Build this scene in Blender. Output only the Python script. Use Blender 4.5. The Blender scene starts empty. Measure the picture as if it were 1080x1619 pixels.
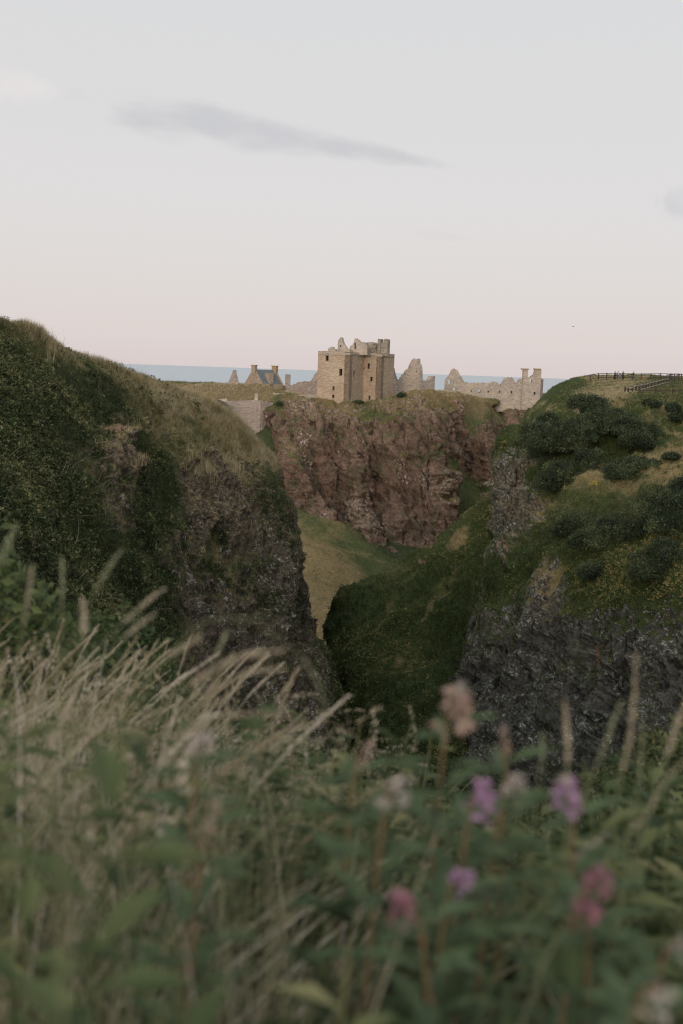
import bpy, math, random
import numpy as np
from mathutils import Matrix, Vector
random.seed(5)
rng = np.random.default_rng(7)
sc = bpy.context.scene
COL = sc.collection

# ------------------------------------------------------------------ camera
FPX, CX, CY = 1575.0, 540.0, 809.5
PITCH, ROLL, EYE = math.radians(8.08), math.radians(1.95), 60.0
cam_data = bpy.data.cameras.new('camera')
cam = bpy.data.objects.new('camera', cam_data)
COL.objects.link(cam)
cam_data.sensor_fit = 'VERTICAL'
cam_data.sensor_height = 36.0
cam_data.lens = 36.0 * FPX / 1619.0
cam_data.clip_start = 0.05
cam_data.clip_end = 300000
cam_data.dof.use_dof = True
cam_data.dof.focus_distance = 190
cam_data.dof.aperture_fstop = 2.1
RM = (Matrix.Rotation(math.pi / 2 - PITCH, 4, 'X') @ Matrix.Rotation(ROLL, 4, 'Z'))
cam.matrix_world = Matrix.Translation((0, 0, EYE)) @ RM
sc.camera = cam
CM = np.array(RM.to_3x3())
sc.view_settings.view_transform = 'Standard'
sc.view_settings.look = 'None'
sc.view_settings.exposure = 0.0
sc.view_settings.gamma = 1.0
sc.cycles.use_denoising = True
sc.cycles.filter_width = 1.2
sc.cycles.max_bounces = 5
sc.cycles.diffuse_bounces = 3
sc.cycles.glossy_bounces = 2
sc.cycles.transmission_bounces = 2
sc.cycles.transparent_max_bounces = 4

def ray(px, py):
    d = CM @ np.array([(px - CX) / FPX, -(py - CY) / FPX, -1.0])
    return d
def U(px, py, Y):
    d = ray(px, py)
    return np.array([0, 0, EYE]) + d * (Y / d[1])
def proj(P):
    P = np.atleast_2d(P)
    q = (P - np.array([0, 0, EYE])) @ CM
    z = -q[:, 2]
    z = np.where(np.abs(z) < 1e-6, 1e-6, z)
    return np.stack([CX + FPX * q[:, 0] / z, CY - FPX * q[:, 1] / z, z], 1)

# ------------------------------------------------------------------ sky and sun
SUN_EL, SUN_AZ = math.radians(11), math.radians(199)      # azimuth from +Y towards +X
sdir = np.array([math.sin(SUN_AZ) * math.cos(SUN_EL), math.cos(SUN_AZ) * math.cos(SUN_EL), math.sin(SUN_EL)])
world = bpy.data.worlds.new('World')
sc.world = world
world.use_nodes = True
wt = world.node_tree
wt.nodes.clear()
def WN(t, **k):
    n = wt.nodes.new(t)
    for a, b in k.items(): setattr(n, a, b)
    return n
def wl(a, b): wt.links.new(a, b)
def wmath(op, a, b=None, c=None, clamp=False):
    n = WN('ShaderNodeMath', operation=op, use_clamp=clamp)
    for i, v in enumerate((a, b, c)):
        if v is None: continue
        if isinstance(v, (int, float)): n.inputs[i].default_value = v
        else: wl(v, n.inputs[i])
    return n.outputs[0]
out = WN('ShaderNodeOutputWorld')
bg = WN('ShaderNodeBackground')
bg.inputs['Strength'].default_value = 0.1
wl(bg.outputs[0], out.inputs[0])
sky = WN('ShaderNodeTexSky', sky_type='NISHITA', sun_disc=False)
sky.sun_elevation = SUN_EL
sky.sun_rotation = SUN_AZ
sky.altitude = 60
sky.air_density = 1.2
sky.dust_density = 3.0
tc = WN('ShaderNodeTexCoord')
sep = WN('ShaderNodeSeparateXYZ')
wl(tc.outputs['Generated'], sep.inputs[0])
ramp = WN('ShaderNodeValToRGB')
els = ramp.color_ramp.elements
SKYK = 10.0
def skc(r, g, b):
    f = lambda v: ((v / 255 + 0.055) / 1.055) ** 2.4
    return (f(r), f(g), f(b), 1)
stops = [(0.0, skc(220, 208, 206)), (0.03, skc(224, 214, 211)), (0.08, skc(225, 219, 216)), (0.15, skc(225, 222, 222)), (0.30, skc(221, 221, 222)), (0.5, skc(217, 219, 222)), (1.0, skc(214, 218, 224))]
els[0].position, els[0].color = stops[0]
els[1].position, els[1].color = stops[-1]
for p, c in stops[1:-1]:
    e = els.new(p); e.color = c
wl(sep.outputs[2], ramp.inputs[0])
veil = WN('ShaderNodeVectorMath', operation='SCALE')
wl(ramp.outputs[0], veil.inputs[0])
# the evening sky is brighter towards the set sun behind the camera; boosted as unseen fill for the land
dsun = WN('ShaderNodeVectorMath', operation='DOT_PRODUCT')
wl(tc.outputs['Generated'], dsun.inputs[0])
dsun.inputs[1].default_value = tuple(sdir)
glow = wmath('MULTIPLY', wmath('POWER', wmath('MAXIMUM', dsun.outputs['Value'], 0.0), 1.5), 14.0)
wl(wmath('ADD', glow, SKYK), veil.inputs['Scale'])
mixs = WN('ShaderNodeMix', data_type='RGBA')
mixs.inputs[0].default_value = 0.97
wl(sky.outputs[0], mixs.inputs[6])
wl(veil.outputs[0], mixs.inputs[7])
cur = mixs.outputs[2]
def cloud(c0, c1, halfw, strength, col, seed):
    """a soft cloud bank lying in the direction between two bearings of the sky"""
    global cur
    a, b = ray(*c0), ray(*c1)
    a, b = a / np.linalg.norm(a), b / np.linalg.norm(b)
    c = (a + b); c /= np.linalg.norm(c)
    u = b - a; half = np.linalg.norm(u) / 2; u -= c * u.dot(c); u /= np.linalg.norm(u)
    v = np.cross(c, u)
    def dot(ax):
        n = WN('ShaderNodeVectorMath', operation='DOT_PRODUCT')
        wl(tc.outputs['Generated'], n.inputs[0]); n.inputs[1].default_value = tuple(ax)
        return n.outputs['Value']
    dc = wmath('MAXIMUM', dot(c), 0.05)
    uu = wmath('DIVIDE', wmath('DIVIDE', dot(u), dc), half)
    vv = wmath('DIVIDE', wmath('DIVIDE', dot(v), dc), halfw / FPX)
    cmb = WN('ShaderNodeCombineXYZ')
    wl(wmath('MULTIPLY', uu, 3.2), cmb.inputs[0]); wl(wmath('MULTIPLY', vv, 0.9), cmb.inputs[1])
    cmb.inputs[2].default_value = seed
    nz = WN('ShaderNodeTexNoise'); nz.inputs['Scale'].default_value = 1.3; nz.inputs['Detail'].default_value = 5
    nz.inputs['Roughness'].default_value = 0.45
    wl(cmb.outputs[0], nz.inputs['Vector'])
    # tapers towards the far (right) end
    wd = wmath('MULTIPLY_ADD', uu, -0.42, 0.6)
    wd = wmath('MAXIMUM', wd, 0.06)
    v2 = wmath('POWER', wmath('ABSOLUTE', wmath('DIVIDE', vv, wd)), 2.0)
    u2 = wmath('POWER', wmath('ABSOLUTE', uu), 3.0)
    m = wmath('SUBTRACT', 1.0, wmath('ADD', wmath('MULTIPLY', v2, 0.55), u2))
    m = wmath('ADD', m, wmath('MULTIPLY', wmath('SUBTRACT', nz.outputs[0], 0.5), 1.7))
    mr = WN('ShaderNodeMapRange', interpolation_type='SMOOTHERSTEP')
    wl(m, mr.inputs[0]); mr.inputs[1].default_value = -0.1; mr.inputs[2].default_value = 1.25
    mr.inputs[4].default_value = strength
    front = WN('ShaderNodeMath', operation='GREATER_THAN'); wl(dot(c), front.inputs[0]); front.inputs[1].default_value = 0.3
    k = wmath('MULTIPLY', mr.outputs[0], front.outputs[0])
    mx = WN('ShaderNodeMix', data_type='RGBA')
    wl(k, mx.inputs[0]); wl(cur, mx.inputs[6])
    mx.inputs[7].default_value = tuple(x * SKYK for x in skc(*col)[:3]) + (1,)
    cur = mx.outputs[2]
cloud((105, 158), (765, 272), 34, 0.72, (197, 198, 203), 3.1)
cloud((1030, 325), (1190, 312), 26, 0.6, (202, 202, 207), 7.7)
cloud((650, 368), (760, 380), 12, 0.16, (205, 203, 207), 1.7)
cloud((-150, 110), (120, 150), 45, 0.7, (230, 226, 224), 5.0)
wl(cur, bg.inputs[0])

sun_d = bpy.data.lights.new('sun', 'SUN')
sun_d.energy = 1.1
sun_d.angle = math.radians(16)
sun_d.color = (1.0, 0.80, 0.60)
sun = bpy.data.objects.new('sun', sun_d)
COL.objects.link(sun)
sun.rotation_euler = Vector(sdir).to_track_quat('Z', 'Y').to_euler()
sun.location = (0, -50, 140)

# ------------------------------------------------------------------ helpers
def tag(o, label=None, cat=None, group=None, kind=None):
    if label: o['label'] = label
    if cat: o['category'] = cat
    if group: o['group'] = group
    if kind: o['kind'] = kind
    return o
def empty(name, loc):
    o = bpy.data.objects.new(name, None)
    COL.objects.link(o); o.location = tuple(loc); o.empty_display_size = 0.3
    return o
def np_mesh(name, V, F, mat, parent=None, smooth=False, attrs=None):
    """V (n,3) world verts, F (m,k) faces of one size; parented parts are moved into the parent's frame"""
    V = np.asarray(V, dtype=np.float32).reshape(-1, 3)
    if parent is not None:
        V = V - np.array(parent.matrix_basis.translation, dtype=np.float32)
        if parent.parent is not None: V = V - np.array(parent.parent.location, dtype=np.float32)
    me = bpy.data.meshes.new(name)
    if isinstance(F, np.ndarray):
        k = F.shape[1]
        me.vertices.add(len(V)); me.vertices.foreach_set('co', V.ravel())
        me.loops.add(F.size); me.loops.foreach_set('vertex_index', F.astype(np.int32).ravel())
        me.polygons.add(len(F))
        me.polygons.foreach_set('loop_start', np.arange(0, F.size, k, dtype=np.int32))
        me.polygons.foreach_set('loop_total', np.full(len(F), k, dtype=np.int32))
        me.update(calc_edges=True)
    else:
        me.from_pydata([tuple(v) for v in V], [], F)
    me.polygons.foreach_set('use_smooth', np.full(len(me.polygons), bool(smooth)))
    for an, av in (attrs or {}).items():
        av = np.asarray(av, dtype=np.float32)
        if av.ndim == 1:
            a = me.attributes.new(an, 'FLOAT', 'POINT'); a.data.foreach_set('value', av)
        else:
            a = me.attributes.new(an, 'FLOAT_COLOR', 'POINT'); a.data.foreach_set('color', av.ravel())
    me.materials.append(mat)
    o = bpy.data.objects.new(name, me)
    COL.objects.link(o)
    if parent is not None: o.parent = parent
    return o

def _h(ix, iy, iz, s):
    n = (ix.astype(np.uint32) * np.uint32(374761393) + iy.astype(np.uint32) * np.uint32(668265263)
         + iz.astype(np.uint32) * np.uint32(2147483647) + np.uint32(s * 1274126177 & 0xffffffff))
    n = (n ^ (n >> np.uint32(13))) * np.uint32(1274126177)
    n = (n ^ (n >> np.uint32(16))) * np.uint32(2246822519)
    n = n ^ (n >> np.uint32(15))
    return n.astype(np.float64) / 4294967295.0
def noise3(P, s=0):
    i = np.floor(P).astype(np.int64); f = P - i
    f = f * f * f * (f * (f * 6 - 15) + 10)
    r = 0
    for dx in (0, 1):
        wx = f[..., 0] if dx else 1 - f[..., 0]
        for dy in (0, 1):
            wy = f[..., 1] if dy else 1 - f[..., 1]
            for dz in (0, 1):
                wz = f[..., 2] if dz else 1 - f[..., 2]
                r = r + wx * wy * wz * _h(i[..., 0] + dx, i[..., 1] + dy, i[..., 2] + dz, s)
    return r * 2 - 1
def fbm(P, sc_, oct_=4, s=0, gain=0.5, ridged=False):
    P = P * np.asarray(sc_, dtype=float)
    r, a = 0, 1.0
    for k in range(oct_):
        n = noise3(P + 17.3 * k, s + k)
        r = r + a * ((1 - 2 * np.abs(n)) if ridged else n)
        a *= gain; P = P * 2.03
    return r

def cr_resample(C, subs, axis):
    """Catmull-Rom along an axis with a number of subdivisions per segment"""
    C = np.moveaxis(C, axis, 0)
    n = len(C)
    P = np.concatenate([2 * C[:1] - C[1:2], C, 2 * C[-1:] - C[-2:-1]])
    outp = []
    for k in range(n - 1):
        t = np.arange(subs[k]) / subs[k]
        t = t.reshape((-1,) + (1,) * (C.ndim - 1))
        p0, p1, p2, p3 = P[k], P[k + 1], P[k + 2], P[k + 3]
        outp.append(0.5 * (2 * p1 + (p2 - p0) * t + (2 * p0 - 5 * p1 + 4 * p2 - p3) * t * t + (3 * p1 - p0 - 3 * p2 + p3) * t ** 3))
    outp.append(C[-1:])
    return np.moveaxis(np.concatenate(outp), 0, axis)

KIND = {  # veg, dry, dark, earth
    'r': (0.0, 0.2, 0.0, 0), 'm': (1, 0.05, 1, 0), 'g': (1, 0.35, 0.25, 0), 'd': (1, 0.95, 0, 0),
    'e': (0.1, 0.4, 0.0, 1), 'n': (0.5, 0.6, 0.4, 0), 'y': (1, 0.62, 0.15, 0), 'i': (1, 0.15, 0.8, 0), 'q': (0.25, 0.4, 0.3, 0), 's': (0, 1.0, 0, 0), 'h': (0.40, 0.75, 0.3, 0)}
SHEETS = {}
def grid_normals(P):
    a = np.gradient(P, axis=0); b = np.gradient(P, axis=1)
    n = np.cross(a, b)
    return n / np.maximum(np.linalg.norm(n, axis=-1, keepdims=True), 1e-9)
def sheet(name, ribs, mat, displace, px_step=2.4, kind='structure', label=None, cat=None, patches=()):
    """landform lofted through cross-sections. rib = list of (world xyz, kind letter)"""
    C = np.array([[np.concatenate([p, KIND[k]]) for p, k in r] for r in ribs])
    S, T = C.shape[:2]
    pr = proj(C[..., :3].reshape(-1, 3)).reshape(S, T, 3)
    def subs(axis):
        w = np.linalg.norm(np.diff(C[..., :3], axis=axis), axis=-1)
        d = np.moveaxis(np.minimum(pr[..., 2], 1e9), axis, 0)
        d = (d[:-1] + d[1:]) / 2
        w = np.moveaxis(w, axis, 0)
        L = w * FPX / np.maximum(d, 6)
        m = np.quantile(L, 0.75, axis=1)
        return [int(np.clip(math.ceil(x / px_step), 2, 160)) for x in m]
    s0, s1 = subs(0), subs(1)
    G = cr_resample(cr_resample(C, s0, 0), s1, 1)
    P, M = G[..., :3], np.clip(G[..., 3:], 0, 1)
    N = grid_normals(P)
    if np.mean((N * (np.array([0, 0, EYE]) - P)).sum(-1) > 0) < 0.5: N = -N
    if patches:
        # bare, dry or mossy patches of ground, each with its own ragged edge
        q = proj(P.reshape(-1, 3)).reshape(P.shape)
        rag = 0.55 * fbm(P, (0.25, 0.25, 0.25), 4, 91) + 0.45 * fbm(P, (1.1, 1.1, 0.9), 4, 95)
        for (bx_, by_, rx_, ry_, ra_, k_) in patches:
            a_ = math.radians(ra_); dx = q[..., 0] - bx_; dy = q[..., 1] - by_
            u_ = (dx * math.cos(a_) + dy * math.sin(a_)) / rx_; v_ = (-dx * math.sin(a_) + dy * math.cos(a_)) / ry_
            w_ = np.clip((1.35 - np.sqrt(u_ * u_ + v_ * v_) + rag) / 0.9, 0, 0.9)[..., None]
            M = M * (1 - w_) + np.array(KIND[k_]) * w_
    P, M = displace(P, N, M)
    N2 = grid_normals(P)
    if np.mean((N2 * N).sum(-1)) < 0: N2 = -N2
    a, b = P.shape[:2]
    idx = np.arange(a * b).reshape(a, b)
    F = np.stack([idx[:-1, :-1], idx[1:, :-1], idx[1:, 1:], idx[:-1, 1:]], -1).reshape(-1, 4)
    e1 = P[1, 0] - P[0, 0]
    o = np_mesh(name, P.reshape(-1, 3), F, mat, smooth=True, attrs={'mask': M.reshape(-1, 4)})
    tag(o, label, cat, kind=kind)
    area = np.linalg.norm(np.cross(P[1:, :-1] - P[:-1, :-1], P[:-1, 1:] - P[:-1, :-1]), axis=-1)
    SHEETS[name] = dict(P=P, N=N2, M=M, area=area, pr=proj(P.reshape(-1, 3)))
    print(name, P.shape)
    return o
def ground_at(name, px, py):
    s = SHEETS[name]
    pr = s['pr']
    d2 = (pr[:, 0] - px) ** 2 + (pr[:, 1] - py) ** 2
    tol = max(d2.min(), 9.0)
    c = np.where(d2 <= tol)[0]
    k = c[np.argmin(pr[c, 2])]
    return s['P'].reshape(-1, 3)[k].copy(), s['N'].reshape(-1, 3)[k].copy()

# ------------------------------------------------------------------ materials
def mat_new(name):
    m = bpy.data.materials.new(name); m.use_nodes = True
    nt = m.node_tree
    b = nt.nodes['Principled BSDF']
    return m, nt, b
class NT:
    def __init__(s, nt): s.nt = nt
    def n(s, t, **k):
        x = s.nt.nodes.new(t)
        for a, b in k.items(): setattr(x, a, b)
        return x
    def put(s, v, sock):
        if isinstance(v, (int, float)): sock.default_value = v
        elif isinstance(v, tuple): sock.default_value = v if len(v) == 4 or sock.type == 'VECTOR' else v + (1,)
        else: s.nt.links.new(v, sock)
    def math(s, op, a, b=None, c=None, clamp=False):
        x = s.n('ShaderNodeMath', operation=op, use_clamp=clamp)
        for i, v in enumerate((a, b, c)):
            if v is not None: s.put(v, x.inputs[i])
        return x.outputs[0]
    def mix(s, f, a, b, blend='MIX'):
        x = s.n('ShaderNodeMix', data_type='RGBA', blend_type=blend)
        s.put(f, x.inputs[0]); s.put(a, x.inputs[6]); s.put(b, x.inputs[7])
        return x.outputs[2]
    def noise(s, vec, scale, detail=4, rough=0.55, dist=0.0):
        x = s.n('ShaderNodeTexNoise')
        s.put(vec, x.inputs['Vector']); x.inputs['Scale'].default_value = scale
        x.inputs['Detail'].default_value = detail; x.inputs['Roughness'].default_value = rough
        x.inputs['Distortion'].default_value = dist
        return x.outputs[0]
    def step(s, v, lo, hi):
        x = s.n('ShaderNodeMapRange', interpolation_type='SMOOTHSTEP')
        s.put(v, x.inputs[0]); x.inputs[1].default_value = lo; x.inputs[2].default_value = hi
        return x.outputs[0]
    def pos(s, scale=(1, 1, 1), rot=(0, 0, 0)):
        g = s.n('ShaderNodeNewGeometry')
        m = s.n('ShaderNodeMapping'); m.inputs['Scale'].default_value = scale; m.inputs['Rotation'].default_value = rot
        s.put(g.outputs['Position'], m.inputs['Vector'])
        return m.outputs[0]
    def bump(s, h, dist, strength=1.0):
        x = s.n('ShaderNodeBump'); x.inputs['Distance'].default_value = dist; x.inputs['Strength'].default_value = strength
        s.put(h, x.inputs['Height'])
        return x.outputs[0]

def terrain_mat(name, rockA, rockB, rockC, lichen, lich_amt, fine=1.0, bumpd=0.6, pale=(0.2, 0.175, 0.135), straw=(0.30, 0.235, 0.125), green=(0.065, 0.085, 0.03), dark=(0.022, 0.034, 0.012), earth=(0.34, 0.20, 0.13)):
    m, nt, b = mat_new(name)
    T = NT(nt)
    at = T.n('ShaderNodeAttribute'); at.attribute_name = 'mask'
    sp = T.n('ShaderNodeSeparateColor'); T.put(at.outputs['Color'], sp.inputs[0])
    veg, dry, drk, ear = sp.outputs[0], sp.outputs[1], sp.outputs[2], at.outputs['Alpha']
    p = T.pos()
    big = T.noise(p, 0.12 * fine, 4)
    mid = T.noise(p, 0.55 * fine, 6, 0.62)
    sml = T.noise(p, 2.6 * fine, 7, 0.68)
    # rock: broad warm/grey patches, steep cracks with their shade painted in, pale lichen specks
    pv = T.pos((1, 1, 0.28))
    crk = T.noise(pv, 0.75 * fine, 7, 0.7, 0.6)
    strata = T.noise(T.pos((0.25, 0.25, 2.2), (0.16, 0.1, 0)), 0.9 * fine, 5, 0.65)
    rock = T.mix(T.step(big, 0.38, 0.6), rockA, rockB)
    rock = T.mix(T.step(mid, 0.44, 0.66), rock, rockC)
    rock = T.mix(T.math('MULTIPLY', T.step(crk, 0.47, 0.36), 0.75), rock, tuple(x * 0.22 for x in rockA))
    rock = T.mix(T.math('MULTIPLY', T.step(strata, 0.48, 0.36), 0.22), rock, tuple(x * 0.4 for x in rockA))
    ls = T.math('MULTIPLY', T.step(sml, 0.53, 0.61), T.step(T.noise(p, 0.28 * fine, 5, 0.6), 0.62 - lich_amt * 0.2, 0.7 - lich_amt * 0.15))
    rock = T.mix(T.math('MULTIPLY', ls, 0.85), rock, lichen)
    rock = T.mix(T.math('MULTIPLY', T.step(T.noise(T.pos((1, 1, 0.5)), 0.4, 5, 0.6), 0.5, 0.68), 0.7), rock, tuple((x + y) / 2 for x, y in zip(dark, (0.06, 0.06, 0.03))))
    rock = T.mix(T.math('MULTIPLY', T.step(T.math('ADD', dry, T.math('MULTIPLY', T.math('SUBTRACT', mid, 0.5), 0.9)), 0.45, 0.8), 0.85), rock, T.mix(T.step(sml, 0.38, 0.62), tuple(x * 0.45 for x in pale), pale))
    rock = T.mix(T.math('MULTIPLY', T.step(crk, 0.45, 0.36), 0.6), rock, tuple(x * 0.2 for x in rockA))
    # vegetation
    vn = T.noise(T.pos((1, 1, 0.6)), 1.3 * fine, 6, 0.7)
    vbig = T.noise(p, 0.2 * fine, 4, 0.6)
    vg = T.mix(T.step(T.math('ADD', dry, T.math('MULTIPLY', T.math('SUBTRACT', vbig, 0.5), 1.6)), 0.3, 0.75), green, straw)
    vg = T.mix(T.step(T.math('ADD', drk, T.math('MULTIPLY', T.math('SUBTRACT', vn, 0.5), 1.2)), 0.35, 0.75), vg, dark)
    vg = T.mix(T.math('MULTIPLY', T.step(sml, 0.35, 0.7), 0.5), vg, tuple(min(1, x * 1.9) for x in green), 'SOFT_LIGHT')
    vsel = T.step(T.math('ADD', veg, T.math('MULTIPLY', T.math('SUBTRACT', mid, 0.5), 1.5)), 0.42, 0.58)
    base = T.mix(vsel, rock, vg)
    esel = T.step(T.math('ADD', ear, T.math('MULTIPLY', T.math('SUBTRACT', sml, 0.5), 1.6)), 0.45, 0.8)
    base = T.mix(T.math('MULTIPLY', esel, 0.75), base, earth)
    shade_grain = T.noise(p, 6.5 * fine, 4, 0.7)
    gsum = T.math('ADD', T.math('MULTIPLY', sml, 0.55), T.math('MULTIPLY', shade_grain, 0.45))
    gv = T.n('ShaderNodeMapRange'); T.put(gsum, gv.inputs[0]); gv.inputs[1].default_value = 0.36; gv.inputs[2].default_value = 0.64; gv.inputs[3].default_value = 0.42; gv.inputs[4].default_value = 1.65
    vs = T.n('ShaderNodeVectorMath', operation='SCALE'); T.put(base, vs.inputs[0]); T.put(gv.outputs[0], vs.inputs['Scale'])  # fine highlight and shadow contrast multiplied into the base colour
    base = vs.outputs[0]
    T.put(base, b.inputs['Base Color'])
    b.inputs['Roughness'].default_value = 0.95
    b.inputs['Specular IOR Level'].default_value = 0.15
    h = T.math('ADD', T.math('MULTIPLY', crk, 1.0), T.math('ADD', T.math('MULTIPLY', sml, 0.55), T.math('MULTIPLY', strata, 0.12)))
    T.put(T.bump(h, bumpd, 1.0), b.inputs['Normal'])
    return m
M_left = terrain_mat('left_hill_ground', (0.115, 0.09, 0.066), (0.165, 0.13, 0.095), (0.08, 0.067, 0.052), (0.38, 0.365, 0.315), 0.85, 1.3, pale=(0.21, 0.165, 0.115), green=(0.075, 0.09, 0.036), dark=(0.035, 0.048, 0.02))
M_head = terrain_mat('headland_ground', (0.145, 0.092, 0.066), (0.195, 0.13, 0.094), (0.105, 0.075, 0.054), (0.42, 0.38, 0.36), 0.1, 0.6, pale=(0.27, 0.205, 0.15), straw=(0.20, 0.145, 0.075), green=(0.085, 0.10, 0.04), dark=(0.055, 0.068, 0.032), earth=(0.30, 0.15, 0.11))
M_right = terrain_mat('right_hill_ground', (0.112, 0.107, 0.088), (0.158, 0.15, 0.123), (0.082, 0.078, 0.064), (0.34, 0.34, 0.29), 0.95, 1.3, pale=(0.21, 0.18, 0.13), straw=(0.27, 0.21, 0.11), dark=(0.055, 0.078, 0.028), earth=(0.28, 0.17, 0.11))
M_gully = terrain_mat('gully_ground', (0.12, 0.10, 0.08), (0.16, 0.12, 0.09), (0.2, 0.16, 0.12), (0.3, 0.3, 0.3), 0.1, 0.5, straw=(0.24, 0.18, 0.09), green=(0.085, 0.10, 0.04), dark=(0.045, 0.06, 0.026))
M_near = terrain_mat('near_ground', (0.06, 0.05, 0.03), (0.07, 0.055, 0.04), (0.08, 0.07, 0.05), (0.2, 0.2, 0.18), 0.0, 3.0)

def leaf_mat(name, cols, rough=0.7, trans=0.25, spread=0.25):
    """cols: list of (pos, colour) along the per-plant random value"""
    m, nt, b = mat_new(name)
    T = NT(nt)
    at = T.n('ShaderNodeAttribute'); at.attribute_name = 'rnd'
    r = T.n('ShaderNodeValToRGB')
    e = r.color_ramp.elements
    e[0].position, e[0].color = cols[0][0], cols[0][1] + (1,)
    e[1].position, e[1].color = cols[-1][0], cols[-1][1] + (1,)
    for p, c in cols[1:-1]:
        q = e.new(p); q.color = c + (1,)
    T.put(at.outputs['Fac'], r.inputs[0])
    n = T.noise(T.pos(), 0.35, 4)
    c = T.mix(T.step(n, 0.35, 0.65), r.outputs[0], T.mix(spread, r.outputs[0], (0.0, 0.0, 0.0)))
    T.put(c, b.inputs['Base Color'])
    b.inputs['Roughness'].default_value = rough
    b.inputs['Specular IOR Level'].default_value = 0.25
    tr = T.n('ShaderNodeBsdfTranslucent'); T.put(c, tr.inputs[0])
    mx = T.n('ShaderNodeMixShader'); mx.inputs[0].default_value = trans
    nt.links.new(b.outputs[0], mx.inputs[1]); nt.links.new(tr.outputs[0], mx.inputs[2])
    nt.links.new(mx.outputs[0], nt.nodes['Material Output'].inputs[0])
    return m
M_ivy = leaf_mat('bramble_leaf', [(0, (0.026, 0.038, 0.014)), (0.35, (0.062, 0.086, 0.032)), (0.7, (0.125, 0.15, 0.058)), (1, (0.25, 0.23, 0.10))])
M_gorse = leaf_mat('gorse_leaf', [(0, (0.018, 0.028, 0.015)), (0.4, (0.05, 0.07, 0.038)), (0.75, (0.085, 0.115, 0.052)), (1, (0.15, 0.17, 0.075))])
M_moss = leaf_mat('moss_leaf', [(0, (0.035, 0.052, 0.018)), (0.4, (0.08, 0.108, 0.034)), (0.75, (0.15, 0.17, 0.055)), (1, (0.30, 0.25, 0.10))])
M_straw = leaf_mat('dry_grass_blade', [(0, (0.10, 0.105, 0.042)), (0.3, (0.21, 0.175, 0.08)), (0.7, (0.40, 0.32, 0.165)), (1, (0.62, 0.52, 0.34))], trans=0.3)
M_grass = leaf_mat('green_grass_blade', [(0, (0.045, 0.065, 0.02)), (0.5, (0.085, 0.105, 0.035)), (1, (0.19, 0.175, 0.075))], trans=0.3)
M_twig = leaf_mat('dead_stalk', [(0, (0.10, 0.075, 0.05)), (1, (0.32, 0.26, 0.19))], trans=0.0)
M_fgreen = leaf_mat('herb_leaf', [(0, (0.042, 0.064, 0.027)), (0.4, (0.095, 0.13, 0.05)), (0.8, (0.19, 0.215, 0.088)), (1, (0.31, 0.29, 0.14))], trans=0.35, spread=0.1)
M_fstraw = leaf_mat('meadow_straw', [(0, (0.09, 0.11, 0.045)), (0.35, (0.26, 0.24, 0.125)), (0.75, (0.52, 0.44, 0.30)), (1, (0.74, 0.66, 0.54))], trans=0.35, spread=0.15)

def plain_mat(name, col, rough=0.8, var=0.35, scale=6.0, bump=0.02, metal=0.0):
    m, nt, b = mat_new(name)
    T = NT(nt)
    n = T.noise(T.pos(), scale, 6, 0.65)
    T.put(T.mix(T.step(n, 0.3, 0.7), tuple(c * (1 - var) for c in col), tuple(min(1, c * (1 + var)) for c in col)), b.inputs['Base Color'])
    b.inputs['Roughness'].default_value = rough
    b.inputs['Specular IOR Level'].default_value = 0.2
    if bump: T.put(T.bump(n, bump), b.inputs['Normal'])
    return m
def stone_mat(name, colA, colB, colC, lich=(0.42, 0.27, 0.10), lich_amt=0.2):
    m, nt, b = mat_new(name)
    T = NT(nt)
    p = T.pos()
    big = T.noise(p, 0.22, 4, 0.6)
    mid = T.noise(p, 1.1, 5, 0.65)
    vo = T.n('ShaderNodeTexVoronoi', feature='F1'); T.put(T.pos((1, 1, 1.8)), vo.inputs['Vector']); vo.inputs['Scale'].default_value = 1.5
    cell = T.n('ShaderNodeSeparateColor'); T.put(vo.outputs['Color'], cell.inputs[0])
    c = T.mix(T.step(big, 0.4, 0.62), colA, colB)
    c = T.mix(T.math('MULTIPLY', T.step(mid, 0.45, 0.7), 0.7), c, colC)
    c = T.mix(T.math('MULTIPLY', cell.outputs[0], 0.5), c, tuple(x * 0.5 for x in colA))
    # rain streaks and lichen
    st = T.noise(T.pos((1.6, 1.6, 0.12)), 0.9, 5, 0.6)
    c = T.mix(T.math('MULTIPLY', T.step(st, 0.5, 0.8), 0.10), c, tuple(x * 0.45 for x in colC))
    c = T.mix(T.math('MULTIPLY', T.step(T.noise(p, 0.6, 5, 0.7), 0.66 - lich_amt * 0.3, 0.72), 0.6), c, lich)
    T.put(c, b.inputs['Base Color'])
    b.inputs['Roughness'].default_value = 0.95
    b.inputs['Specular IOR Level'].default_value = 0.1
    T.put(T.bump(T.math('ADD', vo.outputs['Distance'], T.math('MULTIPLY', mid, 1.2)), 0.12), b.inputs['Normal'])
    return m
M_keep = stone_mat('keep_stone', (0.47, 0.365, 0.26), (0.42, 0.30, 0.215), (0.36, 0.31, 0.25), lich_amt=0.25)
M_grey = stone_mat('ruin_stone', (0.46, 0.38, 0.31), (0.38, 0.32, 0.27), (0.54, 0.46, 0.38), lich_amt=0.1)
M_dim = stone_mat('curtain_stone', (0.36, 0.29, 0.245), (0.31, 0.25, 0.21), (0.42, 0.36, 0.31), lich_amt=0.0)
M_house = stone_mat('house_stone', (0.36, 0.28, 0.21), (0.31, 0.24, 0.18), (0.42, 0.34, 0.27), lich_amt=0.2)
M_orange = stone_mat('lichened_stone', (0.36, 0.26, 0.16), (0.40, 0.27, 0.14), (0.34, 0.27, 0.2), lich=(0.46, 0.28, 0.08), lich_amt=0.5)
M_slate = plain_mat('roof_slate', (0.115, 0.132, 0.142), 0.7, 0.2, 2.5)
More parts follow.
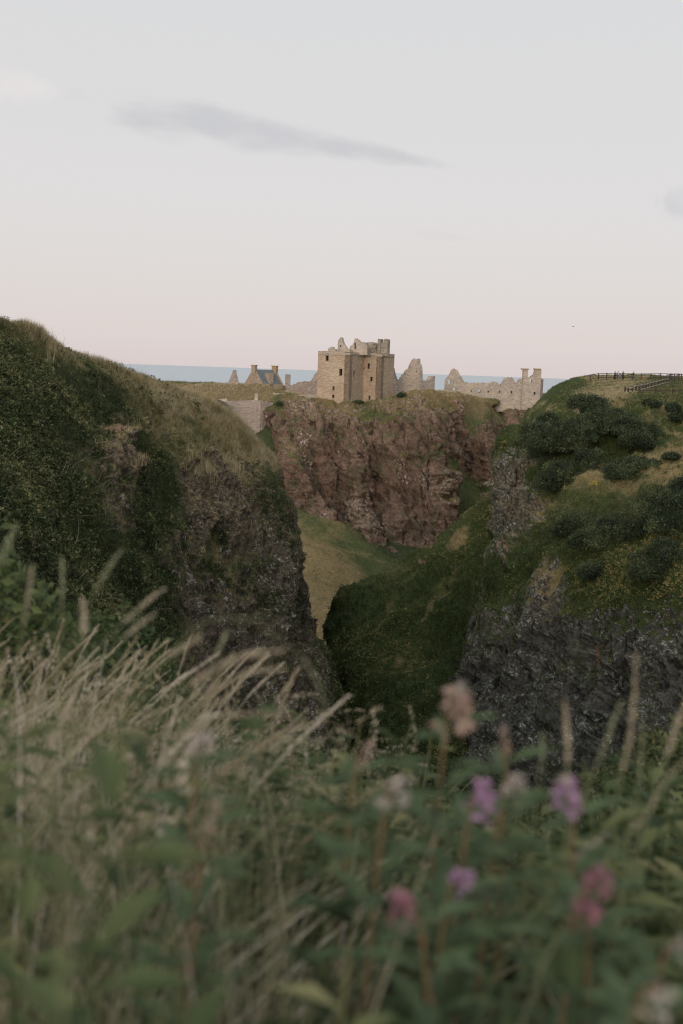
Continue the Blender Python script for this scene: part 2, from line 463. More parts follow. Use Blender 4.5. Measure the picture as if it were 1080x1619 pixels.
M_dark = plain_mat('opening_shade', (0.02, 0.018, 0.016), 1.0, 0.2, 3, 0)  # near-black colour stands in for the unlit interior behind the windows
M_wood = plain_mat('weathered_wood', (0.055, 0.04, 0.035), 0.85, 0.3, 9)
M_wood2 = plain_mat('grey_rail_wood', (0.34, 0.31, 0.27), 0.85, 0.3, 9)

def sea_mat():
    m, nt, b = mat_new('sea_water')
    T = NT(nt)
    n1 = T.noise(T.pos((1, 0.35, 1)), 0.012, 6, 0.6)
    n2 = T.noise(T.pos((1, 0.5, 1)), 0.25, 6, 0.6)
    T.put(T.mix(T.step(n1, 0.35, 0.7), (0.42, 0.455, 0.475), (0.46, 0.495, 0.515)), b.inputs['Base Color'])
    b.inputs['Roughness'].default_value = 0.55
    b.inputs['IOR'].default_value = 1.33
    b.inputs['Specular IOR Level'].default_value = 0.35
    T.put(T.bump(T.math('ADD', n2, T.math('MULTIPLY', n1, 3)), 0.6), b.inputs['Normal'])
    return m
M_sea = sea_mat()

# ------------------------------------------------------------------ setting: sea
xs = np.array([-60000., -8000., -1500., -300., 300., 1500., 8000., 60000.])
ys = np.array([-400., 100., 500., 2000., 8000., 30000., 90000.])
gx, gy = np.meshgrid(xs, ys, indexing='ij')
V = np.stack([gx, gy, np.zeros_like(gx)], -1)
ix = np.arange(gx.size).reshape(gx.shape)
Fq = np.stack([ix[:-1, :-1], ix[1:, :-1], ix[1:, 1:], ix[:-1, 1:]], -1).reshape(-1, 4)
tag(np_mesh('sea', V.reshape(-1, 3), Fq, M_sea), kind='structure')

# ------------------------------------------------------------------ headland with the castle
PLAT = EYE - 6.6
def disp_rock(amp_rock, amp_veg, hs, seed, strata=0.25, base_amp=1.0, shear=0.0, far=None, finek=0.45, zs=4.5, vamp=0.0):
    def f(P, N, M):
        P0_ = P; P = P + P[..., 2:3] * np.array([shear, 0, 0])
        veg = M[..., 0:1]
        w = 1 - veg
        col = fbm(P, (1 / hs, 1 / hs, 1 / (hs * zs)), 4, seed, 0.55, ridged=True)[..., None]
        fine = fbm(P, (0.9, 0.9, 0.45), 5, seed + 20, 0.55, ridged=True)[..., None]
        st = fbm(P + P[..., 0:1] * np.array([0, 0, 0.25]), (0.12, 0.12, 1.1), 3, seed + 40, 0.5)[..., None]
        big = fbm(P, (0.07, 0.07, 0.05), 3, seed + 60)[..., None]
        v = fbm(P, (0.35, 0.35, 0.35), 5, seed + 80, 0.55)[..., None]
        d = (amp_rock * (col * 0.8 + fine * finek) + strata * st) * (0.12 + 0.88 * w) + amp_veg * v * veg + base_amp * big * (0.2 + 0.8 * w)
        d = d + vamp * veg * fbm(P + P[..., 2:3] * np.array([-0.9, 0, 0]), (0.22, 0.22, 0.10), 4, seed + 90, 0.55, ridged=True)[..., None]
        P = P0_
        if far: d = d * np.clip((far[1] - P[..., 1:2]) / (far[1] - far[0]), 0.12, 1)
        Q = P + N * d
        # rock breaks through the turf where it is steep, turf sits on ledges
        N2 = grid_normals(Q)
        if np.mean((N2 * N).sum(-1)) < 0: N2 = -N2
        up = np.clip(N2[..., 2], -1, 1)
        M = M.copy()
        M[..., 0] = np.clip(M[..., 0] + (up - 0.45) * 0.9 * (M[..., 0] < 0.75), 0, 1)
        return Q, M
    return f
def hrib(pts, kinds):
    front = [U(*p) for p in pts]
    c = front[0]
    back = [np.array([c[0] * 1.35, 420., PLAT - 45]), np.array([c[0] * 1.3, 385., PLAT - 4]), np.array([c[0] * 1.18, max(c[1] + 25, 300.), PLAT - 0.4]), np.array([c[0] * 1.02, c[1] + 6, min(PLAT - 0.1, c[2] - 0.2)])]
    return list(zip(back + front, 'mggd' + kinds))
H = [
    hrib([(60, 614, 262), (60, 636, 243), (60, 660, 238), (60, 700, 235), (60, 740, 232), (60, 780, 228), (60, 880, 222)], 'ddgmmmr'),
    hrib([(250, 611, 262), (250, 633, 245), (250, 680, 241), (250, 710, 234), (250, 740, 232), (250, 780, 228), (250, 850, 222)], 'ddgmmmr'),
    hrib([(340, 609, 262), (340, 632, 245), (345, 680, 241), (350, 710, 234), (360, 740, 232), (370, 780, 228), (380, 850, 222)], 'ddgmmmr'),
    hrib([(390, 610, 262), (390, 632, 245), (392, 680, 241), (396, 706, 234), (402, 745, 231), (410, 785, 228), (425, 850, 222)], 'ddmmqrr'),
    hrib([(420, 611, 260), (420, 634, 245), (421, 662, 240.5), (424, 690, 235), (430, 745, 231), (436, 785, 228), (448, 850, 222)], 'ddmmqrr'),
    hrib([(440, 622, 250), (442, 632, 242), (437, 660, 236), (440, 700, 234), (446, 745, 231), (452, 790, 227), (462, 850, 221)], 'ggqrrrr'),
    hrib([(458, 625, 247), (455, 636, 238), (456, 672, 231), (460, 715, 228), (465, 755, 226), (472, 795, 224), (480, 850, 219)], 'ghqnrrr'),
    hrib([(500, 630, 246), (500, 641, 237), (500, 680, 231), (502, 720, 229), (506, 765, 227), (512, 803, 225), (518, 860, 219)], 'ghqrrrr'),
    hrib([(528, 634, 245), (528, 645, 236), (529, 690, 231), (530, 730, 231), (534, 770, 229), (540, 815, 227), (548, 868, 219)], 'ghqrrrr'),
    hrib([(560, 639, 244), (560, 649, 234), (560, 690, 228), (562, 735, 226), (566, 778, 224), (572, 832, 222), (580, 878, 216)], 'ghqrrrr'),
    hrib([(590, 639, 244), (592, 650, 235), (592, 690, 229), (595, 735, 228), (598, 778, 227), (602, 845, 224), (606, 890, 217)], 'ghqrrrr'),
    hrib([(620, 632, 245), (622, 648, 235), (625, 690, 228), (628, 735, 226), (632, 778, 224), (636, 855, 221), (640, 900, 215)], 'ghqnrrr'),
    hrib([(650, 622, 248), (654, 640, 238), (660, 690, 231), (664, 735, 229), (668, 778, 227), (670, 850, 223), (674, 900, 217)], 'dhqrrrr'),
    hrib([(680, 619, 251), (684, 638, 241), (688, 685, 233), (696, 735, 230), (704, 778, 228), (700, 838, 225), (695, 890, 218)], 'dhqrrrr'),
    hrib([(705, 620, 254), (707, 640, 246), (708, 680, 239), (716, 728, 238), (724, 778, 235), (715, 830, 230), (710, 880, 222)], 'dhrqggg'),
    hrib([(725, 623, 259), (724, 645, 251), (716, 682, 248), (728, 735, 248), (742, 778, 246), (735, 825, 240), (728, 880, 230)], 'dhrqggg'),
    hrib([(750, 632, 268), (742, 656, 257), (738, 686, 250), (748, 720, 249), (762, 750, 250), (768, 790, 250), (768, 860, 244)], 'dynrrgg'),
    hrib([(772, 645, 272), (765, 668, 262), (768, 695, 256), (776, 720, 255), (786, 745, 255), (796, 790, 254), (800, 860, 248)], 'ynrrrrg'),
    hrib([(770, 628, 292), (785, 650, 290), (788, 676, 287), (792, 705, 285), (800, 735, 283), (805, 790, 280), (810, 860, 275)], 'dyrrrrr'),
    hrib([(800, 629, 296), (804, 645, 291), (812, 672, 286), (816, 700, 284), (820, 735, 282), (825, 790, 278), (830, 860, 272)], 'dhqrrrr'),
    hrib([(836, 628, 298), (838, 645, 292), (842, 672, 288), (846, 700, 286), (850, 735, 284), (855, 790, 280), (860, 860, 275)], 'dhqrrrr'),
    hrib([(860, 630, 300), (866, 650, 295), (872, 680, 291), (876, 710, 289), (880, 740, 287), (885, 790, 284), (890, 860, 278)], 'ynnrrrr'),
    hrib([(872, 645, 303), (880, 665, 299), (888, 690, 296), (895, 720, 294), (900, 750, 292), (905, 800, 288), (915, 870, 284)], 'ynnrrrr'),
    hrib([(900, 700, 310), (915, 720, 306), (930, 750, 302), (940, 780, 300), (945, 800, 298), (950, 850, 295), (960, 900, 292)], 'rrrrrrr'),
]
sheet('headland', H, M_head, disp_rock(2.4, 0.25, 9.0, 3, 0.15, 1.9, 0.6, None, 0.24, 4.0), 2.0,
      patches=[(556, 806, 16, 20, 35, 's'), (574, 822, 12, 26, -15, 's'), (702, 772, 12, 34, 10, 's'), (664, 762, 16, 12, 0, 's'), (600, 662, 40, 10, 10, 'g'), (745, 790, 24, 34, -50, 'g'), (706, 735, 10, 28, -40, 'g'), (690, 640, 22, 10, 0, 'y'), (735, 650, 20, 16, 30, 'y')])

# ------------------------------------------------------------------ gully floor
def grib(pts, kinds):
    f = [U(*p) for p in pts]
    back = [f[0] + np.array([0, 34, -3])]
    front = [f[-1] + np.array([0, -40., 1.0])]
    return list(zip(back + f + front, kinds))
Gr = [
    grib([(300, 800, 230), (300, 860, 200), (300, 950, 170), (320, 1050, 145), (340, 1200, 110), (340, 1560, 66)], 'gggggmmm'),
    grib([(400, 800, 228), (400, 860, 200), (405, 950, 170), (415, 1050, 145), (430, 1200, 110), (430, 1560, 66)], 'gmygggmm'),
    grib([(468, 800, 226), (480, 868, 198), (492, 950, 170), (503, 1050, 144), (512, 1220, 108), (515, 1570, 66)], 'mgddyymm'),
    grib([(540, 819, 225), (548, 885, 200), (546, 955, 173), (543, 1055, 144), (545, 1230, 108), (545, 1580, 66)], 'mgydygmm'),
    grib([(605, 849, 222), (602, 905, 200), (592, 975, 172), (582, 1065, 145), (580, 1240, 108), (575, 1580, 66)], 'mmgyggmm'),
    grib([(660, 867, 221), (655, 922, 199), (640, 990, 172), (622, 1075, 145), (605, 1240, 108), (595, 1580, 66)], 'mmgggmmm'),
    grib([(722, 848, 230), (715, 905, 204), (700, 985, 174), (680, 1080, 145), (650, 1250, 108), (640, 1580, 66)], 'ggggmmmm'),
    grib([(768, 766, 256), (765, 845, 226), (755, 940, 186), (735, 1060, 148), (700, 1250, 108), (690, 1590, 66)], 'ggggmmmm'),
    grib([(850, 750, 268), (850, 850, 230), (850, 950, 190), (840, 1080, 150), (800, 1260, 108), (790, 1600, 66)], 'gggmmmmm'),
    grib([(1000, 760, 275), (1000, 870, 230), (1000, 980, 190), (1000, 1100, 150), (980, 1280, 108), (960, 1620, 66)], 'gggmmmmm'),
]
def disp_soft(amp, s):
    def f(P, N, M):
        return P + N * (amp * fbm(P, (0.12, 0.12, 0.12), 5, s, 0.5)[..., None]), M
    return f
sheet('gully_floor', Gr, M_gully, disp_soft(0.9, 9), 2.4)

# ------------------------------------------------------------------ left hill
def lrib(pts, kinds, back=((0, 60, -42), (0, 38, -18), (0, 18, -5), (0, 6, -0.8))):
    f = [U(*p) for p in pts]
    b = [f[0] + np.array(o, dtype=float) for o in back]
    return list(zip(b + f, 'mmyd' + kinds))
Lr = [
    lrib([(-900, 150, 50), (-900, 260, 42), (-900, 400, 36), (-900, 560, 30), (-900, 720, 26), (-900, 900, 22), (-900, 1100, 19), (-900, 1300, 17)], 'dyimmmmm'),
    lrib([(-450, 345, 60), (-450, 440, 51), (-450, 560, 45), (-450, 680, 39), (-450, 800, 34), (-450, 940, 29), (-450, 1080, 25), (-450, 1260, 22)], 'dyimmmmm'),
    lrib([(-150, 448, 68), (-150, 530, 59), (-150, 620, 52), (-150, 720, 46), (-150, 820, 41), (-150, 930, 36), (-150, 1050, 31), (-150, 1220, 27)], 'dyiimmmm'),
    lrib([(0, 508, 74), (0, 570, 66), (0, 650, 59), (0, 740, 53), (0, 830, 48), (0, 930, 42), (0, 1040, 37), (0, 1200, 32)], 'yiiimmmm'),
    lrib([(100, 560, 79), (100, 610, 71), (100, 690, 64), (100, 780, 58), (100, 870, 53), (100, 960, 48), (100, 1080, 42), (100, 1250, 36)], 'yiiimmmm'),
    lrib([(185, 590, 84), (185, 650, 76), (182, 730, 69), (180, 810, 64), (180, 890, 59), (180, 980, 54), (180, 1100, 47), (180, 1270, 41)], 'yiinmmmm'),
    lrib([(250, 611, 88), (245, 665, 82), (242, 740, 76), (240, 820, 71), (240, 900, 66), (240, 990, 61), (235, 1110, 54), (230, 1290, 46)], 'dyimmmrr'),
    lrib([(302, 633, 92), (300, 680, 86), (296, 750, 80.5), (292, 820, 76.5), (290, 900, 72.5), (286, 990, 68), (282, 1110, 62), (275, 1320, 54)], 'dynnqrrr'),
    lrib([(345, 656, 95), (346, 700, 90), (345, 750, 86), (345, 820, 82), (345, 900, 78.5), (343, 1000, 74), (342, 1120, 68), (335, 1350, 60)], 'dynqnrrr'),
    lrib([(383, 686, 97.5), (388, 722, 94), (390, 760, 91), (396, 820, 87.5), (402, 900, 83.5), (406, 1000, 79), (408, 1120, 73), (400, 1380, 64)], 'ddnqrrrr'),
    lrib([(410, 717, 99.5), (420, 745, 97), (420, 780, 95), (428, 830, 92.5), (436, 900, 89), (444, 1000, 84), (454, 1120, 78), (460, 1420, 68)], 'dynnrrrr'),
    lrib([(425, 737, 101), (424, 760, 99.5), (438, 800, 98), (446, 850, 96), (452, 910, 93), (462, 1000, 89), (486, 1100, 83), (520, 1440, 73)], 'dynnrrrr'),
    lrib([(432, 748, 103), (432, 775, 102), (448, 815, 101.3), (452, 860, 100.3), (458, 925, 98.5), (475, 1000, 96), (525, 1085, 92), (568, 1440, 80)], 'ynqqrrmm', ((0, 50, -42), (-4, 30, -26), (-3, 14, -12), (-1, 4, -3))),
    lrib([(425, 750, 110), (425, 780, 110), (441, 822, 110), (445, 870, 110), (451, 930, 108), (468, 1000, 106), (530, 1092, 100), (590, 1440, 86)], 'nnqqrrmm', ((0, 45, -42), (-6, 28, -28), (-4, 14, -14), (-2, 5, -5))),
    lrib([(395, 760, 125), (398, 790, 125), (413, 830, 126), (424, 880, 126), (434, 940, 124), (453, 1010, 120), (518, 1100, 108), (600, 1440, 90)], 'nnnqrrmm', ((0, 35, -40), (-6, 24, -28), (-4, 12, -14), (-2, 5, -5))),
]
sheet('hill', Lr, M_left, disp_rock(1.25, 0.22, 4.2, 11, 0.15, 0.12, -0.12, None, 0.35), 1.9,
      patches=[(178, 715, 30, 38, -10, 's'), (165, 690, 20, 12, 0, 'e'), (80, 555, 12, 18, 0, 'd'), (12, 740, 26, 34, 0, 'g'), (262, 860, 24, 40, 10, 'n'), (340, 800, 40, 60, 0, 's'), (300, 760, 22, 40, 0, 's'), (330, 870, 14, 40, 0, 'g'), (400, 790, 30, 30, 30, 'n')])

# ------------------------------------------------------------------ right hill and its mossy spur
RB = ((2, 42, -50), (1, 30, -36), (0, 20, -24), (0, 12, -14), (0, 6, -6), (0, 2, -1.3))
def rrib_s(pts, kinds):
    f = [U(*p) for p in pts]
    b = [f[0] + np.array(o, dtype=float) for o in RB]
    return list(zip(b + f, 'mmmmmm' + kinds))
def rrib_h(back, pts, kinds):
    b = [U(*p) for p in back]
    f = [U(*p) for p in pts]
    bb = [b[0] + np.array([0, 45, -45.]), b[0] + np.array([0, 14, -3.])]
    return list(zip(bb + b + f, 'gg' + kinds))
Rr = [
    rrib_s([(560, 1010, 118), (556, 1050, 117), (556, 1100, 115), (566, 1150, 110), (580, 1200, 104), (595, 1260, 98), (600, 1330, 93), (605, 1420, 88)], 'mmmmmmmm'),
    rrib_s([(536, 968, 109), (530, 1020, 108.5), (530, 1060, 107.5), (545, 1110, 104), (560, 1160, 99), (585, 1215, 95), (600, 1290, 91), (605, 1420, 86)], 'mmmmmmmm'),
    rrib_s([(540, 950, 107), (535, 1000, 105), (538, 1050, 103), (555, 1100, 99.5), (575, 1150, 96), (595, 1210, 92), (610, 1290, 88), (620, 1420, 83)], 'gmmmmmmm'),
    rrib_s([(565, 932, 108), (565, 975, 104), (572, 1030, 101), (585, 1085, 97), (600, 1140, 93.5), (615, 1200, 90), (630, 1280, 86), (640, 1420, 80)], 'gmmmmmmm'),
    rrib_s([(610, 912, 110), (610, 950, 105.5), (615, 1010, 101.5), (625, 1065, 97.5), (636, 1130, 93), (650, 1190, 89), (660, 1280, 84), (665, 1420, 78)], 'gmmmmmmm'),
    rrib_s([(660, 888, 112), (660, 925, 107), (665, 985, 102.5), (672, 1045, 98), (680, 1110, 93), (690, 1180, 88), (695, 1280, 82), (700, 1430, 75)], 'gmmmmmmm'),
    rrib_s([(712, 855, 114), (710, 895, 108.5), (715, 960, 103), (718, 1030, 98), (722, 1100, 92), (728, 1180, 86), (730, 1290, 80), (735, 1440, 73)], 'gmmmmmmm'),
    rrib_s([(752, 817, 115.5), (750, 865, 109), (750, 930, 103), (750, 1000, 97.5), (752, 1080, 91), (755, 1170, 84.5), (758, 1290, 77), (760, 1450, 70)], 'gmmmqmrr'),
    rrib_s([(784, 778, 117), (786, 830, 110), (780, 895, 103), (774, 960, 95), (768, 1050, 89), (770, 1150, 82.5), (775, 1290, 75), (780, 1460, 67)], 'gmmqrrrr'),
    rrib_h([(838, 688, 185), (825, 694, 160), (815, 700, 138), (800, 702, 120)], [(806, 704, 113), (802, 770, 108), (801, 830, 105), (803, 870, 102), (786, 925, 92), (786, 1050, 86), (790, 1200, 78), (800, 1460, 66)], 'gggm' + 'mrrrmrrr'),
    rrib_h([(848, 664, 188), (838, 680, 162), (828, 688, 138), (822, 692, 120)], [(828, 698, 111.5), (824, 770, 107), (822, 830, 103.5), (824, 858, 99), (812, 912, 90), (812, 1050, 84.5), (815, 1200, 77), (820, 1460, 65)], 'gggm' + 'mrrrmrrr'),
    rrib_h([(863, 645, 190), (858, 655, 160), (852, 668, 132), (848, 680, 118)], [(852, 700, 111), (852, 765, 105), (850, 820, 100), (846, 858, 94), (840, 912, 87), (840, 1050, 82.5), (845, 1200, 75), (850, 1460, 63)], 'ggdm' + 'mqrnmrrr'),
    rrib_h([(884, 624, 193), (878, 634, 165), (872, 654, 130), (868, 672, 116)], [(874, 705, 109), (878, 765, 102), (876, 818, 95), (872, 860, 89), (868, 920, 84), (866, 1050, 80.5), (868, 1200, 73), (872, 1460, 62)], 'mydm' + 'mqgmnrrr'),
    rrib_h([(908, 612, 196), (905, 622, 168), (900, 645, 130), (896, 664, 116)], [(904, 705, 107), (908, 760, 99), (910, 805, 92.5), (908, 860, 86), (905, 930, 81.5), (905, 1050, 78), (905, 1200, 71), (905, 1460, 60)], 'mydm' + 'mggmnrrr'),
    rrib_h([(940, 604, 201), (938, 615, 170), (935, 636, 128), (930, 658, 115)], [(936, 705, 105), (938, 755, 96.5), (940, 800, 90), (938, 860, 83.5), (938, 935, 79), (938, 1060, 75), (938, 1200, 69), (938, 1460, 58)], 'hydg' + 'mygmmrrr'),
    rrib_h([(985, 602, 206), (983, 612, 170), (980, 629, 127), (976, 652, 113)], [(975, 705, 103), (977, 755, 94), (978, 800, 87.5), (976, 860, 81), (975, 935, 76), (975, 1060, 72), (975, 1200, 66), (975, 1460, 56)], 'hydg' + 'gygmmrrr'),
    rrib_h([(1030, 602, 206), (1030, 609, 170), (1030, 628, 127), (1028, 655, 112)], [(1028, 705, 101), (1028, 755, 91.5), (1028, 800, 85), (1026, 860, 78), (1024, 925, 72.5), (1024, 1060, 68.5), (1022, 1200, 63), (1020, 1460, 54)], 'gggg' + 'yygmmrrr'),
    rrib_h([(1085, 604, 206), (1085, 609, 168), (1085, 630, 126), (1085, 660, 110)], [(1085, 710, 99), (1085, 755, 90), (1085, 800, 83), (1085, 850, 76), (1085, 905, 69.5), (1085, 1060, 65.5), (1085, 1200, 60), (1085, 1460, 52)], 'gggg' + 'yygmmrrr'),
    rrib_h([(1200, 605, 206), (1200, 613, 168), (1200, 634, 124), (1200, 665, 106)], [(1200, 715, 94), (1200, 760, 85), (1200, 805, 78), (1200, 855, 71), (1200, 915, 64.5), (1200, 1060, 60), (1200, 1200, 55), (1200, 1460, 48)], 'gggg' + 'yygmmrrr'),
    rrib_h([(1500, 612, 206), (1500, 625, 160), (1500, 650, 112), (1500, 690, 92)], [(1500, 740, 80), (1500, 790, 72), (1500, 840, 65), (1500, 900, 58), (1500, 980, 52), (1500, 1110, 48), (1500, 1250, 43), (1500, 1460, 39)], 'gggg' + 'yygmmrrr'),
    rrib_h([(2100, 640, 200), (2100, 660, 140), (2100, 700, 90), (2100, 760, 70)], [(2100, 830, 58), (2100, 900, 50), (2100, 980, 44), (2100, 1060, 38), (2100, 1160, 33), (2100, 1300, 30), (2100, 1450, 27), (2100, 1650, 25)], 'gggg' + 'yygmmrrr'),
]
sheet('hillside', Rr, M_right, disp_rock(1.35, 0.4, 4.6, 31, 0.12, 0.5, 0.1, (112, 135), 0.38, 3.5, 0.75), 1.9,
      patches=[(826, 866, 28, 8, -38, 'e'), (811, 884, 13, 7, 0, 'e'), (1064, 888, 16, 5, -15, 'e'), (824, 946, 10, 6, 0, 'e'), (954, 1042, 8, 14, 0, 'e'),
               (898, 925, 10, 24, 20, 'd'), (1045, 700, 24, 44, 0, 'y'), (960, 752, 66, 12, -8, 'd'), (1030, 740, 34, 12, -10, 'd'), (812, 925, 30, 32, 0, 'm'), (650, 925, 26, 5, -48, 'y'), (690, 960, 34, 5, -50, 'y'), (610, 985, 30, 5, -52, 'y'), (720, 900, 9, 4, -30, 'e'), (672, 905, 6, 4, 0, 'e'), (640, 1040, 34, 8, -50, 'g'), (620, 960, 50, 12, -48, 'g'), (700, 930, 40, 12, -50, 'g'), (725, 860, 30, 6, -42, 'y'), (835, 780, 40, 78, 0, 's'), (860, 820, 16, 20, 0, 's'), (930, 700, 110, 40, 0, 'm'), (885, 760, 34, 40, 0, 'm'), (940, 634, 72, 11, -24, 'd'), (950, 652, 60, 7, -6, 'y'), (1045, 640, 50, 12, 0, 'g'), (890, 640, 16, 20, -30, 'm')])

# ------------------------------------------------------------------ near slope under the camera
def near_z(x, y):
    r = np.hypot(x, y)
    az = np.arctan2(x, np.maximum(y, 1e-3))
    k = np.interp(az, [-1.2, -0.35, -0.22, -0.1, 0.05, 0.35, 1.2], [0.12, 0.235, 0.29, 0.345, 0.37, 0.37, 0.30])
    rd = np.interp(az, [-0.5, -0.3, -0.15, 0.0, 0.4, 1.0], [60, 34, 22, 14, 16, 22])
    z = -1.32 - k * r - 0.9 * np.maximum(r - rd, 0) ** 1.12
    zb = -1.32 + 0.10 * np.abs(y) + 0.02 * np.abs(x) - 0.0 * r  # unseen land behind the camera, made to rise to block the low sky
    w = np.clip((y + 3) / 4, 0, 1); w = w * w * (3 - 2 * w)
    z = z * w + zb * (1 - w)
    z = np.maximum(z, -47)
    P = np.stack([x, y, np.zeros_like(x)], -1)
    return EYE + z + 0.10 * fbm(P, (0.5, 0.5, 0.5), 3, 70) * np.clip(r / 3, 0.2, 3)
u = np.linspace(-1, 1, 220)
gx1 = np.sign(u) * (np.abs(u) ** 2.6) * 170
v = np.linspace(-1, 1, 240)
gy1 = np.sign(v) * (np.abs(v) ** 2.6) * 150
gy1 = gy1[gy1 < 62]
gx, gy = np.meshgrid(gx1, gy1, indexing='ij')
P = np.stack([gx, gy, near_z(gx, gy)], -1)
ix = np.arange(gx.size).reshape(gx.shape)
Fq = np.stack([ix[:-1, :-1], ix[1:, :-1], ix[1:, 1:], ix[:-1, 1:]], -1).reshape(-1, 4)
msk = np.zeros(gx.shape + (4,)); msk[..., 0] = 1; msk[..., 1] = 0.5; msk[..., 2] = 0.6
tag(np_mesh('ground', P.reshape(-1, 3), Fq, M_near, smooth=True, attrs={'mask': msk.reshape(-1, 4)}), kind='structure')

# ------------------------------------------------------------------ plant templates and scattering
def rotm(axis, ang):
    return np.array(Matrix.Rotation(ang, 3, Vector(axis)))
def t_clump(n, leaf, squash=0.8, seed=0):
    """leaf-sized diamonds spread through a unit ball"""
    r = np.random.default_rng(seed)
    V = []
    for i in range(n):
        d = r.normal(size=3); d /= np.linalg.norm(d)
        c = d * r.uniform(0.35, 1.0); c[2] = c[2] * squash + 0.25
        a = r.normal(size=3); a /= np.linalg.norm(a)
        nrm = d * 0.8 + r.normal(size=3) * 0.7; nrm /= np.linalg.norm(nrm)
        a = np.cross(nrm, a); a /= np.linalg.norm(a); b = np.cross(nrm, a)
        l = leaf * r.uniform(0.6, 1.25); w = l * 0.55
        V += [c - a * l, c + b * w + nrm * l * 0.15, c + a * l, c - b * w + nrm * l * 0.15]
    V = np.array(V); F = np.arange(len(V)).reshape(-1, 4)
    return V, F
def t_grass(n, h=1.0, w=0.03, spread=0.35, bend=0.35, segs=2, seed=0):
    r = np.random.default_rng(seed)
    V, F = [], []
    for i in range(n):
        az = r.uniform(0, 2 * math.pi); d = np.array([math.cos(az), math.sin(az), 0]); s = np.array([-d[1], d[0], 0])
        b0 = np.array([r.uniform(-1, 1), r.uniform(-1, 1), 0]) * spread * 0.6
        L = h * r.uniform(0.5, 1.0); bb = bend * r.uniform(0.3, 1.3)
        k0 = len(V)
        for k in range(segs + 1):
            t = k / segs
            c = b0 + d * bb * L * t * t + np.array([0, 0, L * t * (1 - 0.25 * bb * t)])
            ww = w * (1 - t * 0.85) / 2
            V += [c - s * ww, c + s * ww]
        for k in range(segs):
            a = k0 + 2 * k
            F.append([a, a + 1, a + 3, a + 2])
    return np.array(V), np.array(F)
def basis(N, blend, n):
    """random rotation about an up-vector blended between world up and the surface normal"""
    up = N * blend + np.array([0, 0, 1.0]) * (1 - blend) + rng.normal(size=(n, 3)) * 0.12
    up /= np.linalg.norm(up, axis=1, keepdims=True)
    a = rng.normal(size=(n, 3)); x = np.cross(up, a); x /= np.linalg.norm(x, axis=1, keepdims=True)
    y = np.cross(up, x)
    return np.stack([x, y, up], -1)
def instances(name, tmpls, pos, B, scale, rnd, mat, parent=None, jitter=0.18):
    Vs, Fs, R = [], [], []
    off = 0
    sel = rng.integers(0, len(tmpls), len(pos))
    for ti, (tv, tf) in enumerate(tmpls):
        m = sel == ti
        k = int(m.sum())
        if not k: continue
        sc3 = scale[m]
        if sc3.ndim == 1: sc3 = np.repeat(sc3[:, None], 3, 1)
        loc = tv[None] * sc3[:, None, :]
        W = np.einsum('nij,nvj->nvi', B[m], loc) + pos[m][:, None, :]
        Vs.append(W.reshape(-1, 3))
        F = tf[None] + (np.arange(k) * len(tv))[:, None, None] + off
        Fs.append(F.reshape(-1, 4)); off += k * len(tv)
        # one value per face carried by all its corners
        nq = len(tv)
        rr = np.repeat(rnd[m][:, None], nq, 1)
        if jitter:
            j = rng.normal(size=(k, (nq + 3) // 4)) * jitter
            rr = rr + np.repeat(j, 4, 1)[:, :nq]
        R.append(np.clip(rr, 0, 1).ravel())
    return np_mesh(name, np.concatenate(Vs), np.concatenate(Fs), mat, parent=parent, attrs={'rnd': np.concatenate(R)})
def pick(sheet_name, n, dens):
    """n random points on a landform, density per screen area times dens(px, py, M, N, P)"""
    s = SHEETS[sheet_name]
    P, N, M = s['P'], s['N'], s['M']
    a, b = P.shape[:2]
    pr = s['pr'].reshape(a, b, 3)[:-1, :-1]
    c = P[:-1, :-1]; nn = N[:-1, :-1]; mm = M[:-1, :-1]
    view = np.array([0, 0, EYE]) - c; dist = np.linalg.norm(view, axis=-1)
    inb = (pr[..., 0] > -120) & (pr[..., 0] < 1200) & (pr[..., 2] > 1) & (pr[..., 1] > 380) & (pr[..., 1] < 1500)
    w = s['area'] / dist ** 1.6 * inb * np.maximum(dens(pr[..., 0], pr[..., 1], mm, nn, c), 0)
    facing = (nn * view).sum(-1) / dist
    w = w * (facing > -0.35)
    cs = np.cumsum(w.ravel()); k = np.searchsorted(cs, rng.random(n) * cs[-1])
    i, j = np.unravel_index(np.minimum(k, w.size - 1), w.shape)
    f, g = rng.random((n, 1)), rng.random((n, 1))
    pt = P[i, j] * (1 - f) * (1 - g) + P[i + 1, j] * f * (1 - g) + P[i, j + 1] * (1 - f) * g + P[i + 1, j + 1] * f * g
    return pt, N[i, j], M[i, j], s['pr'].reshape(a, b, 3)[i, j]
def nz(P, s, seed): return fbm(P, (s, s, s), 3, seed)

CL = [t_clump(10, 0.36, 0.8, k) for k in range(6)]
CLs = [t_clump(9, 0.36, 0.6, 20 + k) for k in range(5)]
GT = [t_grass(9, 1.0, 0.035, 0.5, 0.45, 2, k) for k in range(6)]

# left hill: brambles and ivy
def d_ivy(px, py, M, N, P):
    dark = M[..., 2] * M[..., 0]
    return np.clip(dark * 1.1 - 0.2 + 0.75 * nz(P, 0.3, 5), 0, 1)
pt, nn, mm, pp = pick('hill', 36000, d_ivy)
lum = np.clip(0.46 + 0.45 * nz(pt, 0.22, 6) + rng.normal(size=len(pt)) * 0.27, 0, 1)  # wide tone spread puts leaf highlights and shadows into the colour
tag(instances('bramble_cover', CL, pt + nn * rng.uniform(0, 0.3, (len(pt), 1)), basis(nn, 0.6, len(pt)), rng.uniform(0.14, 0.34, len(pt)), lum, M_ivy), 'dark green brambles and ivy covering the left hill', 'brambles', kind='stuff')
